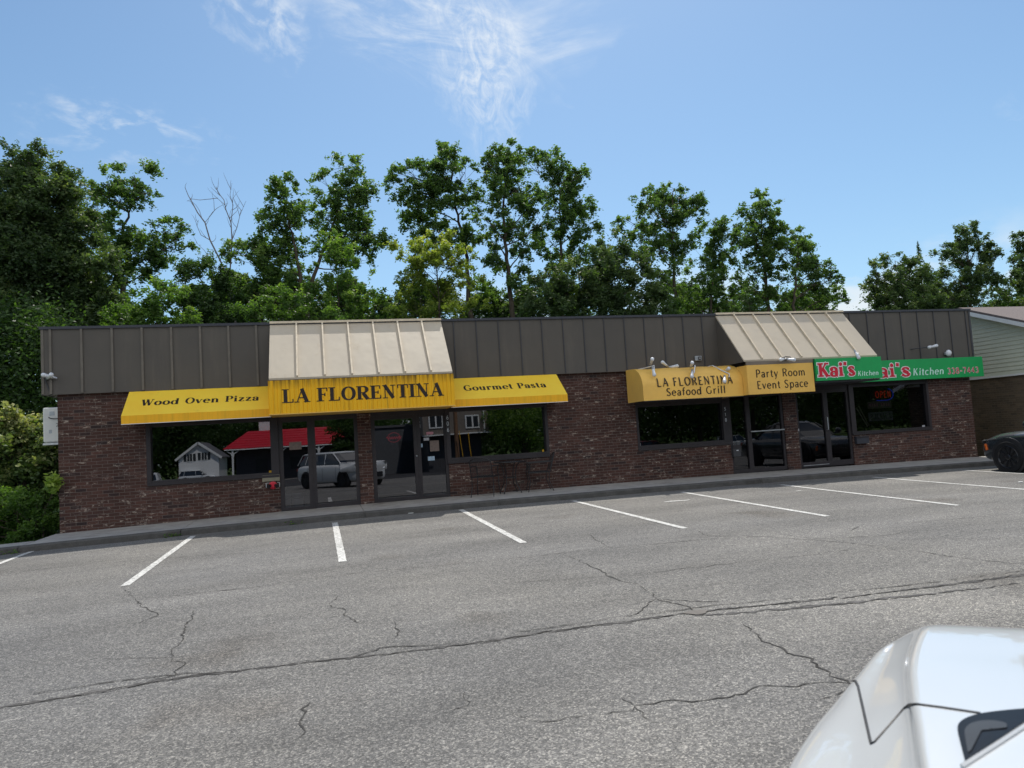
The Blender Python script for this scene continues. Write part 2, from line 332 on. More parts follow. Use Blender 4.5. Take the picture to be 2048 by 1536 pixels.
# kinds: p auto-contrast polyline, k thick polyline, t thin polyline, s serif (x,y,len), b beak (x,y0,y1), d dot
G = {
'L': (.70, [('p', [(.18, 0), (.18, 1)]), ('p', [(.18, .035), (.62, .035)]), ('b', .61, 0, .28), ('s', .18, 1, .36), ('s', .18, 0, .36)]),
'A': (.80, [('t', [(.1, 0), (.42, .98)]), ('k', [(.40, 1), (.70, 0)]), ('t', [(.2, .33), (.6, .33)]), ('s', .09, 0, .26), ('s', .70, 0, .34)]),
'F': (.66, [('p', [(.18, 0), (.18, 1)]), ('p', [(.18, .965), (.6, .965)]), ('p', [(.18, .5), (.46, .5)]), ('b', .59, 1, .72), ('b', .46, .38, .62), ('s', .18, 0, .38), ('s', .1, 1, .2)]),
'E': (.70, [('p', [(.18, 0), (.18, 1)]), ('p', [(.18, .965), (.6, .965)]), ('p', [(.18, .5), (.48, .5)]), ('p', [(.18, .035), (.64, .035)]), ('b', .59, 1, .74), ('b', .48, .38, .62), ('b', .63, 0, .28), ('s', .1, 1, .2), ('s', .1, 0, .2)]),
'O': (.88, [('p', earc(.44, .5, .34, .47, 0, 360, 28))]),
'R': (.80, [('p', [(.18, 0), (.18, 1)]), ('p', [(.18, .965), (.42, .965)]+earc(.42, .735, .22, .23, 90, -90, 12)+[(.18, .505)]), ('k', [(.40, .48), (.68, .02)]), ('s', .18, 0, .36), ('s', .72, 0, .22), ('s', .1, 1, .2)]),
'P': (.72, [('p', [(.18, 0), (.18, 1)]), ('p', [(.18, .965), (.40, .965)]+earc(.40, .71, .24, .255, 90, -90, 12)+[(.18, .455)]), ('s', .18, 0, .36), ('s', .1, 1, .2)]),
'N': (.86, [('t', [(.17, 0), (.17, 1)]), ('k', [(.15, 1), (.68, 0)]), ('t', [(.68, 0), (.68, 1)]), ('s', .17, 0, .28), ('s', .13, 1, .22), ('s', .68, 1, .28)]),
'T': (.74, [('p', [(.37, 0), (.37, 1)]), ('p', [(.05, .965), (.69, .965)]), ('b', .06, 1, .72), ('b', .68, 1, .72), ('s', .37, 0, .36)]),
'I': (.38, [('p', [(.18, 0), (.18, 1)]), ('s', .18, 0, .36), ('s', .18, 1, .36)]),
'W': (1.08, [('k', [(.08, 1), (.32, 0)]), ('t', [(.32, 0), (.52, .95)]), ('k', [(.50, 1), (.74, 0)]), ('t', [(.74, 0), (.98, 1)]), ('s', .08, 1, .28), ('s', .5, 1, .24), ('s', .98, 1, .24)]),
'G': (.88, [('p', earc(.46, .5, .36, .47, 48, 320, 20)), ('p', [(.72, .08), (.72, .45)]), ('s', .72, .46, .32), ('b', .71, .70, .96)]),
'S': (.64, [('p', earc(.33, .74, .22, .235, 30, 200, 10)), ('k', [(.13, .68), (.22, .57), (.42, .44), (.52, .32)]), ('p', earc(.31, .27, .23, .245, 15, -160, 10)), ('b', .53, .74, .95), ('b', .08, .06, .28)]),
'K': (.82, [('p', [(.18, 0), (.18, 1)]), ('t', [(.2, .40), (.64, 1)]), ('k', [(.34, .58), (.68, 0)]), ('s', .18, 0, .36), ('s', .18, 1, .36), ('s', .64, 1, .28), ('s', .70, 0, .3)]),
'J': (.5, [('p', [(.34, 1), (.34, .22)]+earc(.2, .2, .14, .17, 0, -170, 8)), ('s', .34, 1, .3)]),
'o': (.66, [('p', earc(.33, .33, .25, .31, 0, 360, 24))]),
'd': (.72, [('p', earc(.31, .33, .23, .31, 0, 360, 22)), ('p', [(.56, 0), (.56, 1)]), ('s', .50, 1, .16), ('s', .6, 0, .18)]),
'v': (.62, [('k', [(.08, .66), (.31, 0)]), ('t', [(.30, 0), (.54, .66)]), ('s', .09, .66, .24), ('s', .54, .66, .2)]),
'y': (.62, [('k', [(.08, .66), (.31, 0)]), ('t', [(.55, .66), (.24, -.2), (.12, -.27)]), ('s', .09, .66, .24), ('s', .55, .66, .2)]),
'e': (.62, [('p', earc(.32, .33, .25, .31, 0, 315, 20)), ('t', [(.09, .35), (.57, .35)])]),
'n': (.76, [('p', [(.17, 0), (.17, .66)]), ('p', earc(.38, .40, .20, .23, 170, 0, 12)+[(.58, 0)]), ('s', .17, 0, .28), ('s', .58, 0, .28), ('s', .12, .66, .16)]),
'h': (.76, [('p', [(.17, 0), (.17, 1)]), ('p', earc(.38, .40, .20, .23, 170, 0, 12)+[(.58, 0)]), ('s', .17, 0, .28), ('s', .58, 0, .28), ('s', .12, 1, .16)]),
'm': (1.14, [('p', [(.17, 0), (.17, .66)]), ('p', earc(.36, .40, .19, .23, 170, 0, 12)+[(.55, 0)]), ('p', earc(.74, .40, .19, .23, 170, 0, 12)+[(.93, 0)]), ('s', .17, 0, .28), ('s', .55, 0, .24), ('s', .93, 0, .28), ('s', .12, .66, .16)]),
'r': (.54, [('p', [(.17, 0), (.17, .66)]), ('p', earc(.36, .42, .18, .20, 175, 60, 8)), ('d', .44, .56), ('s', .17, 0, .3), ('s', .12, .66, .16)]),
'u': (.74, [('p', [(.15, .66), (.15, .24)]+earc(.35, .25, .20, .22, 180, 350, 12)), ('p', [(.56, 0), (.56, .66)]), ('s', .12, .66, .18), ('s', .53, .66, .18), ('s', .6, 0, .16)]),
'i': (.34, [('p', [(.17, 0), (.17, .66)]), ('d', .17, .87), ('s', .17, 0, .28), ('s', .12, .66, .16)]),
'l': (.33, [('p', [(.17, 0), (.17, 1)]), ('s', .17, 0, .28), ('s', .12, 1, .16)]),
'z': (.58, [('t', [(.08, .63), (.5, .63)]), ('k', [(.48, .62), (.10, .04)]), ('t', [(.08, .03), (.53, .03)]), ('b', .09, .66, .5), ('b', .52, 0, .18)]),
'a': (.62, [('p', earc(.29, .46, .20, .18, 155, 0, 10)+[(.49, .06), (.57, .01)]), ('p', earc(.28, .18, .18, .17, 0, 360, 16)), ('d', .13, .52)]),
't': (.44, [('p', [(.2, .86), (.2, .16)]+earc(.31, .15, .11, .12, 180, 310, 6)), ('t', [(.04, .63), (.38, .63)])]),
's': (.52, [('p', earc(.27, .49, .16, .15, 30, 190, 8)), ('k', [(.13, .46), (.19, .37), (.34, .29), (.41, .20)]), ('p', earc(.26, .18, .18, .16, 15, -165, 8)), ('b', .41, .48, .63), ('b', .07, .03, .2)]),
'f': (.44, [('p', earc(.34, .82, .14, .15, 50, 180, 6)+[(.2, 0)]), ('t', [(.04, .63), (.38, .63)]), ('s', .2, 0, .3), ('d', .42, .9)]),
'p': (.74, [('p', [(.17, -.28), (.17, .66)]), ('p', earc(.41, .33, .23, .31, 0, 360, 22)), ('s', .17, -.28, .3), ('s', .12, .66, .16)]),
'c': (.58, [('p', earc(.33, .33, .25, .31, 48, 312, 18)), ('d', .49, .50)]),
"'": (.24, [('k', [(.12, 1.02), (.10, .78)])]),
'-': (.44, [('k', [(.08, .42), (.36, .42)])]),
'3': (.66, [('k', earc(.3, .74, .2, .21, 140, -80, 10)), ('k', earc(.3, .27, .24, .24, 80, -140, 10))]),
'8': (.68, [('k', earc(.33, .74, .2, .21, 0, 360, 16)), ('k', earc(.33, .27, .24, .24, 0, 360, 16))]),
'7': (.64, [('k', [(.08, .93), (.56, .93), (.26, .02)])]),
'4': (.68, [('k', [(.46, .02), (.46, .95), (.08, .28), (.62, .28)])]),
'6': (.66, [('k', earc(.32, .29, .23, .25, 0, 360, 16)), ('k', [(.44, .95), (.2, .66), (.09, .32)])]),
'0': (.66, [('k', earc(.32, .5, .24, .46, 0, 360, 20))]),
'5': (.66, [('k', [(.54, .95), (.18, .95), (.14, .55)]+earc(.3, .3, .25, .27, 110, -140, 12))]),
'2': (.66, [('k', earc(.3, .7, .22, .25, 160, -30, 10)+[(.08, .03), (.56, .03)])]),
'1': (.5, [('k', [(.1, .75), (.28, .95), (.28, 0)])]),
'&': (.8, [('k', [(.68, .02), (.22, .68), (.26, .9), (.42, .9), (.44, .7), (.12, .36), (.14, .08), (.4, .04), (.66, .42)])]),
' ': (.40, []),
}
def letters(mb, text, P, x0, x1, h, thick=.17, thin=.06, serif=True, shear=0., track=.06, grow=0., z0=.002, mono=False):
    """draw text with the pen model; P(u, v, off) maps (metres along, metres up, offset) to the surface"""
    adv = sum(G[c][0]+track for c in text)-track
    sx = (x1-x0)/(adv*h)
    u0_ = 0; cnt = 0
    def wdt(dx, dy, kind):
        L = math.hypot(dx*sx, dy) or 1
        if kind == 'k': return thick
        if kind == 't': return thin
        return thin+(thick-thin)*(abs(dy)/L)**1.6
    for ch in text:
        a, strokes = G[ch]
        def put(pts, off):
            mb.add([P(x0+(u0_+x+shear*y)*sx*h, y*h, off) for x, y in pts], [tuple(range(len(pts)))])
        for s_ in strokes:
            off = z0+(cnt % 9)*.00035; cnt += 1
            if s_[0] in 'pkt' and len(s_) == 2:
                pts = s_[1]
                if len(pts) < 6: pts = [(a_[0]+(b_[0]-a_[0])*q/6, a_[1]+(b_[1]-a_[1])*q/6) for a_, b_ in zip(pts[:-1], pts[1:]) for q in range(6)]+[pts[-1]]
                n = len(pts); L_, R_ = [], []
                closed = n > 8 and math.hypot(pts[0][0]-pts[-1][0], pts[0][1]-pts[-1][1]) < 1e-6
                for i, (x, y) in enumerate(pts):
                    if closed: A, B = pts[(i-1) % (n-1)], pts[(i+1) % (n-1)]
                    else: A, B = pts[max(i-1, 0)], pts[min(i+1, n-1)]
                    dx, dy = B[0]-A[0], B[1]-A[1]; w = wdt(dx, dy, 'k' if mono else s_[0])+grow
                    L = math.hypot(dx*sx, dy) or 1; nx, ny = -dy/L, dx*sx/L
                    ex = 0; ey = 0
                    if not closed and grow and i in (0, n-1):
                        q = -1 if i == 0 else 1; ex = q*dx/L*grow/2; ey = q*dy/L*grow/2
                    L_.append((x+nx*w/2/sx+ex, y+ny*w/2+ey)); R_.append((x-nx*w/2/sx+ex, y-ny*w/2+ey))
                vs = [P(x0+(u0_+x+shear*y)*sx*h, y*h, off) for x, y in L_+R_]
                mb.add(vs, [(i, n+i, n+i+1, i+1) for i in range(n-1)])
            elif s_[0] == 's' and serif:
                _, x, y, ln = s_; t = thin*.9+grow; yy = y+(t/2 if y < .3 else -t/2)
                if grow: yy = y+(thin*.45 if y < .3 else -thin*.45)
                l2 = ln/2*(.6+thick*2.2)+grow/2
                put([(x-l2, yy-t/2), (x+l2, yy-t/2), (x+l2, yy+t/2), (x-l2, yy+t/2)], off)
            elif s_[0] == 'b' and serif:
                _, x, ya, yb = s_; t = thin*.6+grow/2
                put([(x-t, ya), (x+t, ya), (x+t, yb), (x-t*.3, yb)], off)
            elif s_[0] == 'd':
                if ch in 'racf' and not serif: continue
                _, x, y = s_; r_ = thick*.55+grow/2
                put([(x+r_*math.cos(k*math.pi/6)/sx, y+r_*math.sin(k*math.pi/6)) for k in range(12)], off)
        u0_ += a+track
    return mb
def facing(x_, y_, z_):                          # a vertical plane facing -y; u = world x, v above z_
    return lambda u, v, off: (u, y_-off, z_+v)

def lettering(text, P, x0, x1, h, parent, mat, name='lettering', **kw):
    tr = kw.get('track', .06); adv = sum(G[c][0]+tr for c in text)-tr; k = (x1-x0)/adv; u = 0
    for wd in text.split(' '):
        a = sum(G[c][0]+tr for c in wd)
        mb = MB(); letters(mb, wd, P, x0+u*k, x0+(u+a-tr)*k, h, **kw); mesh(name, mb, mat, parent); u += a+G[' '][0]+tr

# ------------------------------------------------------------------ SETTING
# parking lot
xs = np.concatenate([np.linspace(-70, -16, 8)[:-1], np.linspace(-16, 34, 101), np.linspace(34, 80, 8)[1:]])
ys = np.concatenate([[-95, -80, -62, -50, -40, -33], np.linspace(-28, -1.9, 30)])
mb = MB()
mb.v = [(x, y, gl(x, y)) for y in ys for x in xs]; nx = len(xs)
mb.f = [(j*nx+i, j*nx+i+1, (j+1)*nx+i+1, (j+1)*nx+i) for j in range(len(ys)-1) for i in range(nx-1)]
lot = tag(mesh('parking_lot', mb, 'asphalt', smooth=True), 'cracked grey asphalt parking lot in front of the shops', kind='structure')
mb = MB()
g1 = np.concatenate([[-900, -400, -150], np.linspace(-70, 80, 31), [150, 400, 900]]); g2 = np.concatenate([[-900, -400, -150, -80], np.linspace(-60, 60, 25), [150, 400, 900]])
mb.v = [(x, y, (gl(x, y)-.12 if y < 0 else -.25+.05*max(0, min(y-9, 20)))) for y in g2 for x in g1]; nx = len(g1)
mb.f = [(j*nx+i, j*nx+i+1, (j+1)*nx+i+1, (j+1)*nx+i) for j in range(len(g2)-1) for i in range(nx-1)]
tag(mesh('ground', mb, 'grass', smooth=True), 'grassy ground around and behind the shops', kind='structure')
mb = MB(); yr = [-48, -42, -36, -30, -25.5]
for j in range(4):
    for i in range(60): mb.add([(x, y, gl(x, y)+.006) for x, y in ((-70+2.5*i, yr[j]), (-67.5+2.5*i, yr[j]), (-67.5+2.5*i, yr[j+1]), (-70+2.5*i, yr[j+1]))], [(0, 1, 2, 3)])
tag(mesh('road', mb, plain('road_asphalt', (.045, .045, .048), .85, .2, var=.2, scale=2)), 'dark asphalt road across the lot, seen mirrored in the windows', kind='structure')
# sidewalk slab with kerb
cy = -1.95
mb = MB(); mk = MB()
joints = [-7.6, -5.3, -2.6, .82, 3.6, 6.9, 9.9, 13.2, 16.4, 19.6, 23., 27.]
for a, b in zip(joints[:-1], joints[1:]):
    a2, b2 = a+.006, b-.006
    n = 5
    for k in range(n):
        p0, p1 = a2+(b2-a2)*k/n, a2+(b2-a2)*(k+1)/n
        ya, yb = cy+.16, -.02
        if a < -5.4: yb = -1.15
        q = [(p0, ya, gx(p0)), (p1, ya, gx(p1)), (p1, yb, gx(p1)+.01), (p0, yb, gx(p0)+.01)]
        mb.add(q+[(x, y, z-.3) for x, y, z in q], [(0, 1, 2, 3), (0, 4, 5, 1), (3, 2, 6, 7)]+([(0, 3, 7, 4)] if k == 0 else [])+([(1, 5, 6, 2)] if k == n-1 else []))
        w0 = .012*math.sin(p0*2.1)+.008*math.sin(p0*5.3); w1 = .012*math.sin(p1*2.1)+.008*math.sin(p1*5.3)
        prof = [(-.012, -.3), (0, -.02), (.03, .004), (.155, .008), (.155, -.3)]
        vs = [(p, cy+w+yy, gx(p)+zz) for p, w in ((p0, w0), (p1, w1)) for yy, zz in prof]
        mk.add(vs, [(i, i+5, i+6, i+1) for i in range(4)])
tag(mesh('sidewalk', mb, 'sidewalk'), 'narrow concrete sidewalk along the shop fronts', kind='structure')
tag(mesh('kerb', mk, 'curb', smooth=False), 'dark weathered concrete kerb at the edge of the sidewalk', kind='structure')

# painted stall lines
near = [(-5.08, -1.9), (-2.34, -2.22), (.22, -2.32), (2.74, -2.12), (5.13, -2.28), (7.61, -2.38), (9.98, -2.55), (12.48, -2.53), (15.09, -2.5), (17.6, -2.5), (20.1, -2.5)]
farp = [(-5.2, -6.8), (-2.40, -6.92), (.23, -6.96), (2.71, -7.0), (5.13, -7.17), (7.43, -7.38), (9.71, -7.55), (12.2, -7.6), (14.75, -7.6), (17.2, -7.6), (19.7, -7.6)]
def ribbon(mb, pts, ws, dz=.004, jag=0):
    L_, R_ = [], []
    for i, (x, y) in enumerate(pts):
        A = pts[max(i-1, 0)]; B = pts[min(i+1, len(pts)-1)]; dx, dy = B[0]-A[0], B[1]-A[1]; L = math.hypot(dx, dy) or 1
        w = ws[i] if isinstance(ws, list) else ws
        ja, jb = (random.uniform(-jag, jag), random.uniform(-jag, jag))
        L_.append((x-dy/L*(w/2+ja), y+dx/L*(w/2+ja))); R_.append((x+dy/L*(w/2+jb), y-dx/L*(w/2+jb)))
    n = len(pts)
    mb.add([(x, y, gl(x, y)+dz) for x, y in L_+R_], [(i, n+i, n+i+1, i+1) for i in range(n-1)])
for i, (a, b) in enumerate(zip(near, farp)):
    mb = MB(); pts = [(a[0]+(b[0]-a[0])*k/40, a[1]+(b[1]-a[1])*k/40) for k in range(41)]
    ribbon(mb, pts, .105, .006, .004)
    mesh('painted_line', mb, 'line', lot)
mb = MB(); ribbon(mb, [(6.45, -3.86), (6.62, -3.84), (6.9, -3.9), (7.02, -3.84)], [.05, .13, .10, .03], .006, .01)
mesh('paint_remnant', mb, 'line', lot)
mb = MB(); ribbon(mb, [(9.35, -3.95), (9.45, -3.93), (9.52, -3.95)], [.03, .07, .02], .006, .01)
mesh('paint_remnant', mb, 'line', lot)
# cracks and seams
def gpt(px, py):
    z = -.15
    for _ in range(6):
        d = dirp(px, py); h = CC+d*((z-CC.z)/d.z); z = gl(h.x, h.y)
    return (h.x, h.y)
def wander(pts, step=.05, amp=.03):
    out = []
    for (x0, y0), (x1, y1) in zip(pts[:-1], pts[1:]):
        L = math.hypot(x1-x0, y1-y0); n = max(2, int(L/step)); off = 0
        for k in range(n):
            t = k/n; off = off*.75+random.uniform(-amp, amp)
            e = min(1, 4*t, 4*(1-t))
            out.append((x0+(x1-x0)*t-(y1-y0)/L*off*e, y0+(y1-y0)*t+(x1-x0)/L*off*e))
    out.append(pts[-1]); return out
def crack(pxs, w=.012, amp=.03, mat='crack', jag=.004, dz=.004, var=True):
    w = .005+w*.55
    mb = MB(); p = wander([gpt(*q) for q in pxs], .05, amp)
    ph = random.uniform(0, 6)
    ws = [max(.004, w*(.72+.33*math.sin(i*.17+ph)+random.uniform(-.25, .3))) if var else w for i in range(len(p))]
    ws[0] = ws[-1] = .001
    ribbon(mb, p, ws, dz, jag); mesh('crack', mb, mat, lot)
def seam(pxs, w, mat='silt', dz=.0035, amp=.02):
    mb = MB(); p = wander([gpt(*q) for q in pxs], .04, amp)
    ws = [max(.002, w*random.uniform(.1, 1)*(1.1+.5*math.sin(i*.07))) for i in range(len(p))]
    ribbon(mb, p, ws, dz, w*.25); mesh('seam', mb, mat, lot)
seamline = [(-60, 1424), (100, 1400), (400, 1350), (620, 1325), (820, 1303), (1030, 1275), (1200, 1250), (1390, 1225), (1560, 1208), (1800, 1182), (2100, 1143)]
seam(seamline, .045, 'silt'); crack(seamline[4:], .017, .02, jag=.009, dz=.006); crack(seamline[:5], .010, .025, jag=.004, dz=.006)
crack([(x, y-9) for x, y in seamline[5:]], .012, .02, dz=.006)
crack([(60, 1390), (240, 1362), (500, 1338), (700, 1316), (760, 1296), (1000, 1282)], .014, .02, dz=.006)
seam([(1390, 1232), (1600, 1216), (1850, 1190), (2100, 1160)], .05, dz=.0045)
crack([(280, 1199), (500, 1176), (700, 1148), (860, 1133), (1030, 1117), (1210, 1097), (1400, 1080), (1520, 1073), (1660, 1083), (1800, 1098), (1940, 1118), (2060, 1130)], .010, .02)
crack([(0, 1147), (300, 1118), (560, 1103), (800, 1078), (1000, 1056), (1250, 1030), (1500, 1012), (1700, 1000)], .006, .02)
crack([(1030, 1165), (1160, 1158), (1330, 1143), (1430, 1130), (1560, 1118), (1700, 1100)], .008, .03)
crack([(1135, 1112), (1200, 1140), (1235, 1160), (1290, 1180), (1312, 1198), (1440, 1204)], .013, .03)
crack([(1312, 1198), (1285, 1218), (1255, 1232)], .010, .03)
crack([(1312, 1198), (1370, 1212), (1395, 1224)], .011, .02)
crack([(1485, 1248), (1520, 1278), (1570, 1300), (1625, 1318), (1660, 1345), (1700, 1368), (1760, 1400)], .018, .03)
crack([(1024, 1430), (1120, 1441), (1210, 1430), (1270, 1412), (1420, 1400), (1520, 1372), (1640, 1365), (1700, 1368)], .012, .03)
crack([(1240, 1395), (1268, 1412), (1300, 1440)], .010, .03)
crack([(388, 1222), (370, 1250), (362, 1285), (343, 1305), (343, 1320)], .013, .03)
crack([(205, 1317), (280, 1316), (343, 1315), (372, 1328), (350, 1352), (300, 1362)], .009, .03)
crack([(248, 1180), (270, 1197), (310, 1225), (305, 1235), (283, 1250)], .010, .03)
crack([(675, 1192), (658, 1210), (692, 1222), (700, 1236), (718, 1246)], .013, .03)
crack([(788, 1243), (800, 1262), (790, 1275)], .012, .02)
crack([(615, 1400), (608, 1430), (592, 1480)], .009, .03)
crack([(1180, 1070), (1210, 1090), (1225, 1097)], .011, .02)
crack([(1400, 1062), (1415, 1072), (1560, 1074)], .007, .03)
crack([(1700, 1062), (1730, 1050), (1850, 1043), (2050, 1026)], .007, .02)
crack([(1740, 1080), (1880, 1078), (1990, 1078), (2060, 1070)], .006, .03)
crack([(1640, 1400), (1700, 1380), (1760, 1370)], .008, .02)
crack([(900, 1422), (940, 1405), (930, 1385)], .007, .02)
crack([(1550, 1068), (1640, 1078), (1760, 1072), (1830, 1062)], .006, .02)
mb = MB(); a = gpt(1394, 1226); mb.prism([(a[0]+.10*math.cos(t)*(1+.3*math.sin(3*t)), a[1]+.07*math.sin(t)) for t in np.linspace(0, 6.2, 14)[:-1]], gl(*a)+.005, gl(*a)+.008)
mesh('stain', mb, plain('rust_stain', (.15, .135, .12), .9), lot)

# ------------------------------------------------------------------ THE SHOP BUILDING
bld = thing('shop_building', 'long single-storey brown brick shop building with dark metal fascia and two cream metal canopies', 'building', (6.5, 4, 0))
zb = -.35
mb = MB()
T = .22
mb.box(-5.22, -3.56, 0, T, zb, 2.86)
mb.box(-3.56, -.88, 0, T, zb, .79)
mb.box(.85, 1.15, 0, T, zb, 2.30)
mb.box(2.91, 5.40, 0, T, zb, .80)
mb.box(5.40, 7.74, 0, T, zb, 2.86)
mb.box(7.74, 10.38, 0, T, zb, .78)
mb.box(12.02, 12.42, 0, T, zb, 2.2)
mb.box(14.12, 16.80, 0, T, zb, .79)
mb.box(16.80, 18.30, 0, T, zb, 2.86)
mb.box(-5.22, -5.0, T, 9, zb, 2.86); mb.box(18.08, 18.30, T, 9, zb, 2.86); mb.box(-5.0, 18.08, 8.8, 9, zb, 2.86)
mesh('wall', mb, 'brick', bld)
mb = MB()                       # interior floor, ceiling, partitions
mb.box(-5.0, 18.08, .3, 8.8, -.2, -.02); mb.box(-5.0, 18.08, T, 8.8, 2.75, 2.83)
for x in (2.89, 7.7, 12.1, 5.4): mb.box(x, x+.1, 1.2 if x != 5.4 else 4, 8.8, -.02, 2.75)
mb.box(-4.9, 18.0, 6.0, 6.1, -.02, 2.75)
mesh('interior', mb, 'interior', bld)
mb = MB()                       # dark header panels over the openings
for a, b, z in ((-3.56, -.88, 2.08), (-.88, .85, 2.06), (.85, 1.15, 2.30), (1.15, 2.91, 2.0), (2.91, 5.40, 2.07), (7.74, 10.38, 1.93), (10.38, 12.02, 2.06), (12.02, 12.42, 2.2), (12.42, 14.12, 2.06), (14.12, 16.80, 2.16)):
    mb = MB(); mb.box(a, b, .02, T-.02, z, 2.84); mesh('header', mb, 'frame', bld)
FY = -.12
mb = MB()
xl, xr, zf0, zf1 = -5.47, 18.42, 2.79, 4.15
mb.box(xl, xr, FY, FY+.06, zf0, zf1)
mb.box(xl, xl+.06, FY+.06, 9.2, zf0, zf1); mb.box(xr-.06, xr, FY+.06, 9.2, zf0, zf1); mb.box(xl+.06, xr-.06, 9.14, 9.2, zf0, zf1)
fas = mesh('fascia', mb, 'bronze', bld)
mb = MB()
def batten(mb_, x, w, d): mb_.box(x-w/2, x+w/2, FY-d, FY+.004, zf0+.015, zf1-.002)
for x_, w_, d_, m_ in [(-5.29+.577*k, .045, .03, 'batten_light') for k in range(8)]+[(xl+.03, .05, .012, 'batten_light')]+[(3.18+.5455*k, .022, .02, 'batten_dark') for k in range(13)]+[(14.27+.568*k, .022, .02, 'batten_dark') for k in range(8)]+[(xr-.03, .06, .015, 'batten_dark')]:  # same battens throughout; mid and right ones coloured as their shadow side
    mb = MB(); batten(mb, x_, w_, d_); mesh('batten', mb, m_, fas)
mb = MB(); mb.box(xl-.02, xr+.02, FY-.035, FY+.2, zf1, zf1+.055); mb.box(xl-.02, xl+.2, FY+.2, 9.22, zf1, zf1+.055); mb.box(xr-.2, xr+.02, FY+.2, 9.22, zf1, zf1+.055)
mesh('coping', mb, 'coping', fas)
mb = MB(); mb.box(xl+.06, xr-.06, -.06, 9.14, 3.6, 3.7); mb.box(xl+.06, xr-.06, -.06, 9.14, 2.84, 2.88)
mesh('roof', mb, 'roofing', bld)
# soffit strip
for a, b in ((xl+.06, -5.225), (18.305, xr-.06)):
    mb = MB(); mb.box(a, b, -.055, 9.14, 2.80, 2.835); mesh('soffit', mb, 'tan_trim', bld)
# the two sloping canopies
def canopy(x0, x1, ribs, name='canopy_roof'):
    yb, zt_, zb_ = -1.27, 4.17, 2.85
    mb = MB(); t = .04
    mb.prism_x([(FY-.002, zt_-.0), (yb, zb_), (yb+.01, zb_-t), (FY-.002, zt_-t-.02)], x0, x1)
    # raised top flashing and side rims
    c = mesh(name, mb, 'cream', bld)
    e = MB(); e.box(x0-.005, x1+.005, FY-.06, FY+.2, zt_+.001, zt_+.05)
    mesh('flashing', e, 'cream_rib', c)
    for k in ribs:
        r = MB(); a = Vector((k, FY-.03, zt_+.008)); b = Vector((k, yb+.0, zb_+.022))
        r.bar(a, b, .034, .05); mesh('rib', r, 'cream_rib', c)
    for xx, q in ((x0, 0), (x1-.012, 1)):
        s_ = MB(); s_.prism_x([(FY-.002, zt_-.07), (yb+.03, zb_-.045), (FY-.002, zb_-.045)], xx+(.004 if not q else -.004), xx+.012+(.004 if not q else -.004))
        mesh('side_panel', s_, 'bronze', c)
    return c
c1 = canopy(-.955, 2.885, [-.39+.562*k for k in range(6)])
c2 = canopy(10.14, 14.05, [10.66+.5655*k for k in range(6)])
# ------------------------------------------------------------------ windows and doors
def pane(parent, x0, x1, z0, z1, y=.09, mat='glass'):
    tl_ = .0062*(z1-z0); mb = MB(); mb.add([(x0, y, z0), (x1, y, z0), (x1, y+tl_, z1), (x0, y+tl_, z1)], [(0, 1, 2, 3)]); return mesh('pane', mb, mat, parent)
def frame_rect(mb, x0, x1, z0, z1, w, y0=.03, y1=.14, wb=None):
    wb = wb or w
    mb.box(x0, x0+w, y0, y1, z0, z1); mb.box(x1-w, x1, y0, y1, z0, z1)
    mb.box(x0+w, x1-w, y0, y1, z0, z0+wb); mb.box(x0+w, x1-w, y0, y1, z1-w, z1)
def window(x0, x1, z0, z1, wl, wr, wb, glass, mull=()):
    mb = MB(); y0, y1 = -.015, .14
    mb.box(x0, x0+wl, y0, y1, z0, z1); mb.box(x1-wr, x1, y0, y1, z0, z1)
    mb.box(x0+wl, x1-wr, y0, y1, z0, z0+wb); mb.box(x0+wl, x1-wr, y0+.02, y1, z1-.06, z1)
    for q in mull: mb.box(q-.03, q+.03, .04, .13, z0+wb, z1-.06)
    w = mesh('window', mb, 'frame', bld, bevel=.004)
    pane(w, x0+wl-.001, x1-wr+.001, z0+wb-.001, z1-.06, mat=glass)
    s_ = MB(); s_.box(x0+.005, x1-.005, -.04, -.017, z0-.005, z0+.045); mesh('sill', s_, 'frame', w)
    return w
window(-3.56, -.88, .78, 2.08, .09, .17, .10, 'glass')
window(2.91-.03, 5.40, .80, 2.07, .10, .07, .12, 'glass')
window(7.74, 10.38, .78, 1.93, .06, .20, .12, 'glass_dim')
window(14.12, 16.80, .79, 2.16, .15, .08, .085, 'glass_dim')
def door(x0, x1, z0, z1, w, glass, handle=None, bottom=.10):
    mb = MB(); frame_rect(mb, x0, x1, z0, z1, w, .03, .11, bottom)
    d = mesh('door', mb, 'frame', bld, bevel=.003)
    pane(d, x0+w-.001, x1-w+.001, z0+bottom-.001, z1-w+.001, .07, glass)
    if handle:
        h = MB()
        if handle[0] == 'bar':
            h.bar((x0+.03, -.02, handle[1]), (x1-.03, -.02, handle[1]), .02, .03); h.bar((x0+.06, -.02, handle[1]), (x0+.06, .03, handle[1]), .03); h.bar((x1-.06, -.02, handle[1]), (x1-.06, .03, handle[1]), .03)
        elif handle[0] == 'pull':
            x, a, b = handle[1:]
            h.tube([(x, .03, a), (x, -.04, a), (x, -.04, b), (x, .03, b)], .011, 6)
        elif handle[0] == 'knob':
            h.lathe((handle[1], .03, handle[2]), (0, -1, 0), [(.02, 0), (.02, .02), (.012, .03)], 10)
        mesh('handle', h, 'steel', d)
    return d
def sidelight(x0, x1, z0, z1, w, glass, bottom=.10):
    mb = MB(); frame_rect(mb, x0, x1, z0, z1, w, .02, .12, bottom)
    d = mesh('sidelight', mb, 'frame', bld, bevel=.003); pane(d, x0+w-.001, x1-w+.001, z0+bottom-.001, z1-w+.001, .07, glass); return d
sidelight(-.88, -.17, -.02, 2.06, .09, 'glass')
door(-.17, .85, .01, 2.06, .08, 'glass', None, .10)
